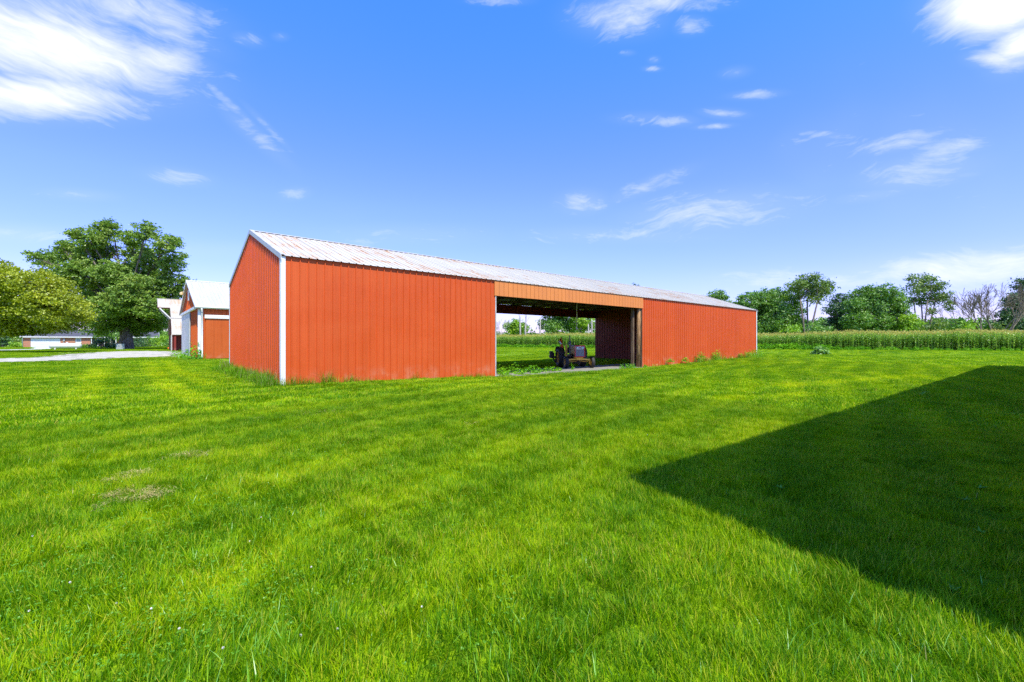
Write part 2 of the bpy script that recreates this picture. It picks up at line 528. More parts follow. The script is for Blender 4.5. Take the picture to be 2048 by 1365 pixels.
def brick_mat(name):
    m, n = new_mat(name)
    pos = n('ShaderNodeNewGeometry').outputs['Position']
    sx = n('ShaderNodeSeparateXYZ', {0: pos})
    v = n('ShaderNodeCombineXYZ', {0: n.math('ADD', sx.outputs[0], sx.outputs[1]), 1: sx.outputs[2]}).outputs[0]
    br = n('ShaderNodeTexBrick', {'Vector': v, 'Scale': 1.0, 'Color1': (0.42, 0.13, 0.055, 1), 'Color2': (0.50, 0.18, 0.08, 1), 'Mortar': (0.45, 0.36, 0.28, 1),
                                  'Mortar Size': 0.006, 'Brick Width': 0.21, 'Row Height': 0.075})
    return finish(m, n, n('ShaderNodeBsdfPrincipled', {'Base Color': br.outputs[0], 'Roughness': 0.85}).outputs[0])


RED = (0.59, 0.084, 0.012)
M = {}
M['red'] = siding_mat('red_steel_siding', RED)
M['red2'] = siding_mat('orange_red_siding', (0.52, 0.092, 0.012))
M['bounce_white'] = siding_mat('white_bounce_siding', (0.86, 0.84, 0.78), (0.6, 0.55, 0.48))  # unseen shed's colour is unknown; white chosen to bounce light into its shadow
M['shaded_red'] = siding_mat('shaded_inner_siding', (0.22, 0.032, 0.012), (0.3, 0.2, 0.12))  # red siding with the shade inside the bay put into its colour
M['oldred'] = siding_mat('old_red_boards', (0.24, 0.035, 0.022), (0.4, 0.3, 0.25))
M['orange'] = paint('orange_header_paint', (0.67, 0.215, 0.045), 0.6, 0.04, 1.2, stretch=(2, 1, .4))
M['white'] = paint('white_trim_paint', (0.78, 0.76, 0.71), 0.45, 0.06, 2.0)
M['whitedoor'] = paint('weathered_white_boards', (0.55, 0.54, 0.49), 0.6, 0.25, 2.5, stretch=(3, 3, .4))
M['roof'] = roof_mat('galvanised_roof', (0.59, 0.545, 0.435), 3.1)
M['roof2'] = roof_mat('white_steel_roof', (0.54, 0.52, 0.47), -2.0)
M['roof3'] = roof_mat('rusty_white_roof', (0.52, 0.47, 0.385), 3.6, rust_col=(0.42, 0.24, 0.10))
M['rooftrim'] = paint('galvanised_trim', (0.52, 0.48, 0.42), 0.45, 0.1, 2.0)
M['wood'] = bark_mat('old_framing_wood', (0.085, 0.055, 0.035), (0.19, 0.125, 0.075), 6.0)
M['pole'] = bark_mat('weathered_brown_pole', (0.20, 0.10, 0.04), (0.42, 0.24, 0.11), 9.0)
M['greyboard'] = bark_mat('grey_jamb_board', (0.34, 0.33, 0.30), (0.62, 0.60, 0.56), 8.0)
M['grass'] = grass_mat('mown_grass')
M['ground'] = ground_mat('lawn_soil')
M['gravel'] = gravel_mat('pale_gravel', (0.46, 0.40, 0.31), (0.62, 0.56, 0.46), 0.4)
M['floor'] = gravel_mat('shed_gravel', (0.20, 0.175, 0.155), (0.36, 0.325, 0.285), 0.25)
M['concrete'] = paint('pale_concrete', (0.60, 0.58, 0.54), 0.8, 0.12, 1.5)
M['black'] = paint('black_rubber', (0.034, 0.031, 0.028), 0.65, 0.3, 6.0)
M['dark'] = paint('dark_greasy_iron', (0.05, 0.036, 0.024), 0.55, 0.35, 9.0)
M['yellow'] = paint('worn_yellow_paint', (0.80, 0.46, 0.06), 0.5, 0.25, 7.0)
M['cream'] = paint('cream_hood_paint', (0.62, 0.46, 0.22), 0.5, 0.25, 5.0)
M['tractor_red'] = paint('tractor_red_paint', (0.62, 0.03, 0.03), 0.4, 0.12, 5.0)
M['grille'] = paint('grille_grey', (0.11, 0.11, 0.11), 0.5, 0.2, 8.0)
M['lampglass'] = paint('lamp_glass', (0.75, 0.76, 0.76), 0.12, 0.05, 8.0)
M['steel'] = paint('rusty_pipe', (0.20, 0.17, 0.15), 0.5, 0.3, 9.0, metal=0.3)
M['flag'] = paint('orange_flag_cloth', (0.75, 0.14, 0.015), 0.8, 0.1, 6.0)
M['tank'] = paint('tank_white_paint', (0.62, 0.62, 0.62), 0.28, 0.05, 1.5)
M['shingle'] = paint('charcoal_shingles', (0.085, 0.082, 0.095), 0.85, 0.25, 3.0, stretch=(1, 3, 6))
M['brick'] = brick_mat('red_brick')
M['glass'] = paint('dark_window_glass', (0.05, 0.06, 0.07), 0.08, 0.1, 1.0, spec=0.8)
M['grey'] = paint('grey_plastic', (0.36, 0.37, 0.38), 0.5, 0.1, 2.0)
M['rope'] = paint('pale_rope', (0.80, 0.77, 0.70), 0.8, 0.1, 9.0)
M['bark'] = bark_mat('grey_brown_bark', (0.085, 0.066, 0.05), (0.25, 0.205, 0.16))
M['deadbark'] = bark_mat('bleached_bark', (0.13, 0.10, 0.07), (0.26, 0.21, 0.15), 5.0)
M['palebark'] = bark_mat('pale_dead_trunk', (0.34, 0.29, 0.24), (0.55, 0.49, 0.42), 5.0)
M['leaf_maple'] = leaf_mat('maple_leaves', (0.08, 0.165, 0.016), (0.20, 0.33, 0.026), (0.46, 0.54, 0.10), 0.32, 0.03)
M['leaf_yellow'] = leaf_mat('yellow_green_leaves', (0.15, 0.21, 0.004), (0.36, 0.42, 0.006), (0.62, 0.62, 0.012), 0.38, 0.04)
M['leaf_green'] = leaf_mat('hedgerow_leaves', (0.054, 0.144, 0.013), (0.136, 0.296, 0.020), (0.320, 0.512, 0.036), 0.34, 0.05)
M['leaf_olive'] = leaf_mat('olive_leaves', (0.072, 0.136, 0.016), (0.160, 0.264, 0.025), (0.320, 0.416, 0.056), 0.32, 0.05)
M['leaf_dark'] = leaf_mat('dark_leaves', (0.026, 0.080, 0.018), (0.054, 0.141, 0.027), (0.136, 0.264, 0.045), 0.25, 0.06)
M['leaf_bright'] = leaf_mat('bright_leaves', (0.130, 0.273, 0.011), (0.273, 0.481, 0.016), (0.494, 0.650, 0.032), 0.40, 0.04)
M['weed'] = leaf_mat('weed_leaves', (0.065, 0.221, 0.006), (0.156, 0.416, 0.008), (0.351, 0.598, 0.019), 0.40, 0.012)
M['tuft'] = leaf_mat('tall_grass_blades', (0.08, 0.20, 0.004), (0.17, 0.35, 0.006), (0.34, 0.50, 0.014), 0.38, 0.012, accent=(0.40, 0.36, 0.10))
M['lime'] = leaf_mat('lime_grass_blades', (0.127, 0.368, 0.003), (0.230, 0.529, 0.005), (0.437, 0.690, 0.023), 0.42, 0.06)
M['straw'] = leaf_mat('dry_clippings', (0.40, 0.30, 0.09), (0.58, 0.45, 0.16), (0.72, 0.60, 0.28), 0.2, 0.03)
M['seed'] = leaf_mat('seed_heads', (0.36, 0.28, 0.12), (0.48, 0.38, 0.18), (0.58, 0.48, 0.26), 0.3, 0.02)
M['corn'] = leaf_mat('corn_leaves', (0.13, 0.26, 0.024), (0.28, 0.48, 0.040), (0.58, 0.70, 0.15), 0.34, 0.045, rough=0.4)
M['tassel'] = leaf_mat('corn_tassels', (0.391, 0.345, 0.055), (0.598, 0.517, 0.092), (0.759, 0.644, 0.166), 0.35, 0.03)
M['clover'] = leaf_mat('clover_leaves', (0.09, 0.27, 0.006), (0.14, 0.36, 0.008), (0.22, 0.46, 0.02), 0.35, 0.04)
M['flower'] = leaf_mat('clover_flowers', (0.62, 0.56, 0.46), (0.75, 0.70, 0.62), (0.85, 0.82, 0.78), 0.2, 0.02)


# ------------------------------------------------------------------ ribbons and leaves (grass, corn, tufts, crowns)
def ribbons(root, az, length, lean, width, twist, segs=2, droop=0.0, tip=0.0):
    """flat tapering blades; returns verts, [quads, tris], blade id per face"""
    n = len(root)
    h = np.stack([np.cos(az), np.sin(az), np.zeros(n)], 1)
    s = np.stack([np.cos(az + twist), np.sin(az + twist), np.zeros(n)], 1)
    rows = []
    for i in range(segs + 1):
        t = i / segs
        p = root + h * (length * lean * t ** 1.6)[:, None]
        p[:, 2] += length * (np.sqrt(np.clip(1 - lean ** 2 * 0.6, 0.1, 1)) * t - droop * t * t)
        w = width * (1 - t ** 1.7) * (0.75 + 0.25 * min(1, t * 4)) + tip
        if i < segs:
            rows += [p - s * (w / 2)[:, None], p + s * (w / 2)[:, None]]
        else:
            rows += [p]
    k = 2 * segs + 1
    V = np.stack(rows, 1).reshape(-1, 3)
    b = (np.arange(n) * k)[:, None]
    quads = np.concatenate([b + np.array([2 * i, 2 * i + 1, 2 * i + 3, 2 * i + 2]) for i in range(segs - 1)]) if segs > 1 else np.zeros((0, 4), int)
    tris = b + np.array([2 * segs - 2, 2 * segs - 1, 2 * segs])
    ids = np.concatenate([np.tile(np.arange(n), segs - 1), np.arange(n)])
    return V, [quads, tris], ids


def leaves(c, nrm, size, aspect=0.55):
    """diamond leaves slightly folded along the middle, centred at c and facing nrm"""
    n = len(c)
    nrm = nrm / (np.linalg.norm(nrm, axis=1, keepdims=True) + 1e-9)
    r = rng.normal(size=(n, 3))
    t = np.cross(nrm, r); t /= np.linalg.norm(t, axis=1, keepdims=True) + 1e-9
    b = np.cross(nrm, t)
    L, W = (size / 2)[:, None], (size * aspect / 2)[:, None]
    fold = nrm * (size * 0.10)[:, None]
    V = np.stack([c - t * L, c + b * W + fold, c + t * L, c - b * W + fold], 1).reshape(-1, 3)
    Q = (np.arange(n) * 4)[:, None] + np.array([0, 1, 2, 3])
    return V, Q


def instancer(name, pts, idx, rot, scl, variants, label=None, cat=None):
    """one object that scatters ready-made meshes on its points"""
    me = bpy.data.meshes.new(name)
    me.vertices.add(len(pts))
    me.vertices.foreach_set('co', np.asarray(pts, np.float32).ravel())
    for nm, ty, arr in (('pick', 'INT', np.asarray(idx, np.int32)), ('rotz', 'FLOAT', np.asarray(rot, np.float32)), ('size', 'FLOAT', np.asarray(scl, np.float32))):
        a = me.attributes.new(nm, ty, 'POINT')
        a.data.foreach_set('value', arr)
    me.update()
    o = link(name, me)
    ng = bpy.data.node_groups.new(name, 'GeometryNodeTree')
    ng.interface.new_socket('Geometry', in_out='INPUT', socket_type='NodeSocketGeometry')
    ng.interface.new_socket('Geometry', in_out='OUTPUT', socket_type='NodeSocketGeometry')
    nd, lk = ng.nodes, ng.links
    gi, go = nd.new('NodeGroupInput'), nd.new('NodeGroupOutput')
    join_i = nd.new('GeometryNodeJoinGeometry')

    def attr(nm, ty):
        a = nd.new('GeometryNodeInputNamedAttribute')
        a.data_type = ty
        a.inputs['Name'].default_value = nm
        return a.outputs['Attribute']
    pick = attr('pick', 'INT')
    rz = nd.new('ShaderNodeCombineXYZ'); lk.new(attr('rotz', 'FLOAT'), rz.inputs[2])
    size = attr('size', 'FLOAT')
    for k, vm in enumerate(variants):
        vo = bpy.data.objects.new(vm.name, vm)          # source mesh only, not placed in the scene
        oi = nd.new('GeometryNodeObjectInfo')
        oi.inputs['Object'].default_value = vo
        oi.inputs['As Instance'].default_value = True
        cmp_ = nd.new('FunctionNodeCompare')
        cmp_.data_type, cmp_.operation = 'INT', 'EQUAL'
        lk.new(pick, cmp_.inputs[2]); cmp_.inputs[3].default_value = k
        ip = nd.new('GeometryNodeInstanceOnPoints')
        lk.new(gi.outputs[0], ip.inputs['Points']); lk.new(cmp_.outputs[0], ip.inputs['Selection'])
        lk.new(oi.outputs['Geometry'], ip.inputs['Instance'])
        lk.new(rz.outputs[0], ip.inputs['Rotation']); lk.new(size, ip.inputs['Scale'])
        lk.new(ip.outputs[0], join_i.inputs[0])
    lk.new(join_i.outputs[0], go.inputs[0])
    md = o.modifiers.new('scatter', 'NODES')
    md.node_group = ng
    return tag(o, label, cat, None, 'stuff')


# ------------------------------------------------------------------ ground
BU, BV, BL, BW, ZE, ZR = 4.192, 17.839, 44.728, 11.176, 4.812, 6.763     # the long shed
O0, O1, ZH = BU + 10.089, BU + 23.662, 4.011                              # its open bay


def build_ground():
    xs = np.concatenate([np.array([-6000, -2500, -1000, -500, -300]), np.linspace(-200, -60, 15)[0:], np.arange(-55, 125, 1.6), np.linspace(130, 260, 14), np.array([400, 800, 2000, 6000])])
    ys = np.concatenate([np.array([-6000, -2000, -600, -200, -80]), np.arange(-40, 110, 1.6), np.linspace(112, 300, 20), np.array([450, 900, 2200, 6000])])
    X, Y = np.meshgrid(xs, ys, indexing='ij')
    Z = gz(X, Y)
    nx, ny = X.shape
    V = np.stack([X, Y, Z], -1).reshape(-1, 3)
    i, j = np.meshgrid(np.arange(nx - 1), np.arange(ny - 1), indexing='ij')
    a = (i * ny + j).ravel()
    Q = np.stack([a, a + ny, a + ny + 1, a + 1], 1)
    o = link('lawn', np_mesh('lawn', V, [Q], M['ground'], smooth=True))
    tag(o, None, None, kind='structure')


def sheet(name, poly, mat, lift, cell=0.6, wob=0.0):
    """a thin sheet laid over the ground inside a polygon, its edge frayed"""
    poly = np.array(poly)
    x0, y0 = poly.min(0); x1, y1 = poly.max(0)
    gx, gy = np.arange(x0, x1 + cell, cell), np.arange(y0, y1 + cell, cell)
    X, Y = np.meshgrid(gx, gy, indexing='ij')
    nx, ny = X.shape
    inside = in_poly(np.stack([X[:-1, :-1] + cell / 2, Y[:-1, :-1] + cell / 2], -1).reshape(-1, 2) + rng.normal(0, wob, ((nx - 1) * (ny - 1), 2)), poly)
    V = np.stack([X + rng.normal(0, cell * .15, X.shape), Y + rng.normal(0, cell * .15, X.shape), X * 0], -1).reshape(-1, 3)
    V[:, 2] = gz(V[:, 0], V[:, 1]) + lift
    i, j = np.meshgrid(np.arange(nx - 1), np.arange(ny - 1), indexing='ij')
    a = (i * ny + j).ravel()[inside]
    Q = np.stack([a, a + ny, a + ny + 1, a + 1], 1)
    return tag(link(name, np_mesh(name, V, [Q], mat, smooth=True)), None, None, kind='structure')


def in_poly(p, poly):
    x, y = p[:, 0], p[:, 1]
    r = np.zeros(len(p), bool)
    k = len(poly)
    for i in range(k):
        (x0, y0), (x1, y1) = poly[i], poly[(i + 1) % k]
        c = ((y0 > y) != (y1 > y)) & (x < (x1 - x0) * (y - y0) / (y1 - y0 + 1e-12) + x0)
        r ^= c
    return r


DRIVE = [tuple(ground(px, py)[:2]) for px, py in ((-160, 730), (60, 724.5), (169, 720.5), (277, 715.5), (368, 714), (372, 709), (352, 703.5), (290, 702.8), (230, 703.6), (185, 706), (120, 711), (74, 716.5), (-160, 721))]
DRIVE2 = [tuple(ground(px, py)[:2]) for px, py in ((-60, 701.5), (60, 699.3), (64, 695.2), (120, 695.2), (110, 698.0), (60, 700.4), (-60, 703))]
FLOOR = [(O0 + .1, BV - 0.55), (O1 - 0.1, BV - 0.35), (O1 + 9.0, BV + 1.0), (O1 + 9, BV + 4.2), (O0 + 6, BV + 4.4), (O0 - 1, BV + 3.6), (O0 - 1, BV + .2)]
FLOOR2 = [(O0 - 1, BV + 10.3), (O0 + 5.6, BV + 10.8), (O0 + 6.6, BV + 12.6), (O0 + 2, BV + 13.6), (O0 - 3, BV + 13.2)]
build_ground()
sheet('gravel_drive', DRIVE, M['gravel'], 0.045, 0.5, 1.1)
sheet('house_drive', DRIVE2, M['concrete'], 0.05, 1.0, 0.0)
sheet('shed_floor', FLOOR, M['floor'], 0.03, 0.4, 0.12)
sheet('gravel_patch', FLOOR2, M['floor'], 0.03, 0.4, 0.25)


# ------------------------------------------------------------------ the long red shed
def rib_profile(w, ribs, hgt=0.034, minor=0.005, rw=0.056):
    """cross-section of a ribbed sheet: (along, out)"""
    pr = [(0.0, 0.0)]
    step = w / ribs
    for k in range(ribs):
        c = step * (k + 0.08)
        pr += [(max(0.002, c - rw * .42), 0.0), (max(.005, c - rw * 0.30), hgt), (c + rw * 0.25, hgt), (c + rw * .5, 0.0)]
        for q in (0.36, 0.68):
            d = step * (k + q)
            pr += [(d - 0.018, 0.0), (d, minor), (d + 0.018, 0.0)]
    pr.append((w + 0.0, 0.0))
    return pr


def sheet_mesh(name, mat, prof, p0, along, out, z0, z1):
    """ribbed sheet standing on a line; z0, z1 give bottom and top height at a distance along"""
    V, Fq = [], []
    for (a, h) in prof:
        x, y = p0[0] + along[0] * a + out[0] * h, p0[1] + along[1] * a + out[1] * h
        V += [(x, y, z0(a)), (x, y, z1(a))]
    for i in range(len(prof) - 1):
        Fq.append((2 * i, 2 * i + 2, 2 * i + 3, 2 * i + 1))
    me = bpy.data.meshes.new(name)
    me.from_pydata(V, [], Fq)
    me.materials.append(mat)
    me.update()
    return me


def wall_run(parent, name, mat, p0, along, out, length, n, z0, z1, ribs=3):
    """n identical sheets in a row that share one mesh"""
    w = length / n
    prof = rib_profile(w, ribs)
    me = sheet_mesh(name, mat, prof, (0, 0), along, out, lambda a: z0, lambda a: z1)
    for k in range(n):
        link(name, me, parent, (p0[0] + along[0] * w * k, p0[1] + along[1] * w * k, 0))


def gable_run(parent, name, mat, p0, along, out, length, n, z0, ze, zr, ribs=3):
    w = length / n
    for k in range(n):
        prof = rib_profile(w, ribs)
        half = length / 2
        f = lambda a, k=k: ze + (zr - ze) * (1 - abs((a + k * w) - half) / half) - 0.02
        prof2 = sorted(set(prof + ([(half - k * w, 0.0)] if k * w < half < (k + 1) * w else [])))
        me = sheet_mesh(name, mat, prof2, (p0[0] + along[0] * w * k, p0[1] + along[1] * w * k), along, out, lambda a: z0, f)
        link(name, me, parent)


def roof_run(parent, name, mat, u0, length, n, ve, zev, vr, zrv, over=0.10, ribs=3, hgt=0.03, ends=0.06):
    """sheets of one roof slope, from below the eave to the ridge"""
    w = length / n
    d = Vector((0, vr - ve, zrv - zev)); L = d.length; d.normalize()
    nrm = Vector((0, -(zrv - zev), (vr - ve))).normalized()
    if nrm.z < 0: nrm = -nrm
    prof = rib_profile(w, ribs, hgt, 0.004, 0.07)
    lo = Vector((0, ve, zev)) - d * over
    hi = Vector((0, vr, zrv))
    V, Fq = [], []
    for (a, h) in prof:
        for p in (lo, hi):
            q = p + nrm * (h + 0.03)
            V.append((a, q.y, q.z))
    for i in range(len(prof) - 1):
        Fq.append((2 * i, 2 * i + 2, 2 * i + 3, 2 * i + 1))
    me = bpy.data.meshes.new(name)
    me.from_pydata(V, [], Fq)
    me.materials.append(mat)
    me.update()
    for k in range(n):
        link(name, me, parent, (u0 + w * k, 0, 0))


def shed():
    R = thing('machine_shed', 'long red steel pole shed with weathered white metal roof and open middle bay', 'shed', (BU, BV, 0))
    x1, y1 = BL, BW           # local frame: near corner at the origin
    o0, o1 = O0 - BU, O1 - BU
    zb = -0.42
    wall_run(R, 'siding_panel', M['red'], (0, 0), (1, 0), (0, -1), o0, 11, zb, ZE)
    wall_run(R, 'siding_panel', M['red'], (o1, 0), (1, 0), (0, -1), x1 - o1, 23, zb, ZE)
    gable_run(R, 'siding_panel', M['red'], (0, y1), (0, -1), (-1, 0), y1, 12, zb, ZE, ZR)
    gable_run(R, 'siding_panel', M['red'], (x1, 0), (0, 1), (1, 0), y1, 12, zb, ZE, ZR)
    pu = 36.6 - BU            # partition inside, where the back opening ends
    wall_run(R, 'siding_panel', M['red'], (o0 - 1.0, y1), (-1, 0), (0, 1), o0 - 1.0, 10, zb, ZE)
    wall_run(R, 'siding_panel', M['red'], (x1, y1), (-1, 0), (0, 1), x1 - pu, 13, zb, ZE)
    wall_run(R, 'partition_panel', M['shaded_red'], (pu, 0.2), (0, 1), (-1, 0), y1 - .2, 12, zb + .25, ZE)
    # roof
    roof_run(R, 'roof_panel', M['roof'], 0, x1, 49, 0, ZE, y1 / 2, ZR)
    roof_run(R, 'roof_panel', M['roof'], 0, x1, 49, y1, ZE, y1 / 2, ZR)
    # ridge cap resting on the ribs
    s = (ZR - ZE) / (y1 / 2)
    b = MB()
    t = 0.072
    for sg in (-1, 1):
        b.add([(-0.03, y1 / 2, ZR + t), (x1 + .03, y1 / 2, ZR + t), (x1 + .03, y1 / 2 + sg * .22, ZR + t - .22 * s), (-.03, y1 / 2 + sg * .22, ZR + t - .22 * s)], [(0, 1, 2, 3)])
    b.build('ridge_cap', M['rooftrim'], R)
    # trims along the gable slopes
    for xe, sg in ((0, -1), (x1, 1)):
        for ya in (0, y1):
            b = MB()
            dy = 0.11 if ya == 0 else -0.11
            lo, hi = Vector((xe, ya - dy, ZE - abs(dy) * s)), Vector((xe, y1 / 2, ZR))
            for a, c, zz0, zz1 in ((0.045, 0.065, -.12, .075),):
                xx0, xx1 = xe + sg * 0.03, xe + sg * 0.052
                b.add([(xx0, lo.y, lo.z + zz0), (xx0, hi.y, hi.z + zz0), (xx0, hi.y, hi.z + zz1), (xx0, lo.y, lo.z + zz1),
                       (xx1, lo.y, lo.z + zz0), (xx1, hi.y, hi.z + zz0), (xx1, hi.y, hi.z + zz1), (xx1, lo.y, lo.z + zz1)],
                      [(0, 1, 2, 3), (7, 6, 5, 4), (0, 4, 5, 1), (3, 2, 6, 7), (0, 3, 7, 4), (1, 5, 6, 2)])
                xi = xe - sg * 0.10
                b.add([(xx1, lo.y, lo.z + zz1 + .002), (xx1, hi.y, hi.z + zz1 + .002), (xi, hi.y, hi.z + zz1 + .002), (xi, lo.y, lo.z + zz1 + .002)], [(0, 1, 2, 3)])
            b.build('rake_trim', M['rooftrim'], R)
    # corner trims, each an angle of two leaves
    for (xc, yc, sx, sy) in ((0, 0, 1, 1), (x1, 0, -1, 1), (0, y1, 1, -1), (x1, y1, -1, -1)):
        b = MB()
        e = 0.042
        b.box((xc - sx * e, yc - sy * e, zb), (xc + sx * 0.125, yc - sy * (e - .012), ZE - 0.02))
        b.box((xc - sx * e, yc - sy * (e - .0125), zb), (xc - sx * (e - .012), yc + sy * 0.125, ZE - 0.02))
        b.build('corner_trim', M['white'], R)
    # header boards over the open bay, front and back
    nb = 43
    w = (o1 - o0 + 0.16) / nb
    bm_ = MB().box((0.010, -0.055, ZH), (w - 0.010, -0.026, ZE - 0.02)).mesh('header_board', M['orange'])
    for k in range(nb):
        link('header_board', bm_, R, (o0 - .08 + w * k, -(k % 4 == 0) * 0.002, 0))
    MB().box((o0 - .05, 0.002, ZH + .03), (o1 + .05, 0.09, ZE - .03)).build('header_beam', M['wood'], R)
    hb = MB().box((0, 0, ZH), (1.2, 0.05, ZE - .02)).mesh('back_header_panel', M['shaded_red'])
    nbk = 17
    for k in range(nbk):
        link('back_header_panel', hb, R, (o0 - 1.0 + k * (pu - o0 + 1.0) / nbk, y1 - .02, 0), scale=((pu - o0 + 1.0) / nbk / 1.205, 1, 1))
    # poles and posts
    def post(x, y, r, mat, lean=0.0, top=ZH + .5):
        z0 = -0.5
        MB().tube([(x, y, z0), (x + lean * .5, y, top * .5), (x + lean, y, top)], [r * 1.08, r, r * 0.95], 12).build('post', mat, R)
    post(o1 - 0.17, 0.20, 0.145, M['pole'], 0.06)
    MB().box((o1 - .62, 0.35, -.45), (o1 - .45, 0.52, ZH + .4)).build('post', M['wood'], R)
    MB().box((o0 + .003, -0.03, -.4), (o0 + .06, 0.14, ZH - .02)).build('door_jamb', M['greyboard'], R)
    MB().box((o1 - .03, -0.01, -.4), (o1 + .01, 0.10, ZH - .01)).build('door_jamb', M['wood'], R)
    for x in np.arange(o0 + 3.3, pu - 1, 4.4):
        pass
    # trusses and purlins under the roof
    tr = MB()
    yc = y1 / 2
    tr.beam((0, .15, ZE - .10), (0, y1 - .15, ZE - .10), .06, .14)
    tr.beam((0, .15, ZE - .06), (0, yc, ZR - .14), .06, .14)
    tr.beam((0, yc, ZR - .14), (0, y1 - .15, ZE - .06), .06, .14)
    for a, c in ((.25, .35), (.75, .65), (.5, .35), (.5, .65)):
        za = ZE - .1
        zc = ZE + (ZR - ZE) * (1 - abs(c - .5) * 2) - .14
        tr.beam((0, y1 * a, za), (0, y1 * c, zc), .045, .09)
    tm = tr.mesh('truss', M['wood'])
    for x in np.arange(1.2, x1 - .3, 2.44):
        link('truss', tm, R, (float(x), 0, 0))
    pm = MB().box((0.05, -.02, -.05), (x1 - .05, .02, .05)).mesh('purlin', M['wood'])
    for k in range(1, 9):
        y = k * (y1 / 2) / 9
        for yy in (y, y1 - y):
            link('purlin', pm, R, (0, yy, ZE + s * y - 0.05))
    gm = MB().box((0, 0.03, -.07), (o0 - .1, .07, .07)).mesh('girt', M['wood'])
    for z in (0.4, 1.5, 2.6, 3.7):
        link('girt', gm, R, (0, 0, z))
    # end of the eave trim strip under the front roof edge
    return R


SHED = shed()

# pull cord hanging in the open bay
pc = ray(1153.5, 657, 33.2)
t_ = thing('pull_cord', 'pale pull cord with a small knob hanging in the open bay above the tractor', 'cord', (pc.x, pc.y, pc.z))
MB().tube([(0, 0, 0.06), (0.01, 0.0, .9), (0, 0, ZE - .1 - pc.z)], 0.034, 6).build('cord', M['rope'], t_)
MB().lathe([(-.10, .001), (-.08, .06), (0, .075), (.06, .05), (.09, .015)], axis='z', n=10).build('knob', M['white'], t_)


# ------------------------------------------------------------------ shed beside the camera (it throws the shadow on the lawn)
def side_shed():
    ang = math.radians(-2.5)
    he, L, W = 5.6, 39.2, 12.0
    off = Vector((-sun_dir.x, -sun_dir.y, 0)) / sun_dir.z * (he + .12)
    p = ground(1248, 957)
    R = thing('neighbouring_shed', 'tall unseen steel shed past the right edge, made white to bounce light, whose shadow lies on the lawn', 'shed', (p.x - off.x, p.y - off.y, 0), ang)
    gr = lambda nm, **k: None
    n = 42
    wall_run(R, 'siding_panel', M['bounce_white'], (L, 0), (-1, 0), (0, 1), L, n, -.2, he)
    gable_run(R, 'siding_panel', M['bounce_white'], (0, 0), (0, -1), (-1, 0), W, 13, -.2, he, he + 2.0)
    gable_run(R, 'siding_panel', M['bounce_white'], (L, -W), (0, 1), (1, 0), W, 13, -.2, he, he + 2.0)
    wall_run(R, 'siding_panel', M['bounce_white'], (0, -W), (1, 0), (0, -1), L, n, -.2, he)
    roof_run(R, 'roof_panel', M['roof'], 0, L, n, 0, he, -W / 2, he + 2.0, over=0.02)
    roof_run(R, 'roof_panel', M['roof'], 0, L, n, -W, he, -W / 2, he + 2.0, over=0.02)
    for (xc, sx) in ((0, -1), (L, 1)):
        for (yc, sy) in ((0, 1), (-W, -1)):
            MB().box((xc + sx * .042, yc + sy * .042, -.2), (xc - sx * .12, yc + sy * .029, he)).build('corner_trim', M['white'], R)
    MB().add([(-.03, -W / 2 - .2, he + 2.0), (L + .03, -W / 2 - .2, he + 2.0), (L + .03, -W / 2, he + 2.075), (-.03, -W / 2, he + 2.075), (L + .03, -W / 2 + .2, he + 2.0), (-.03, -W / 2 + .2, he + 2.0)],
             [(0, 1, 2, 3), (3, 2, 4, 5)]).build('ridge_cap', M['rooftrim'], R)


side_shed()


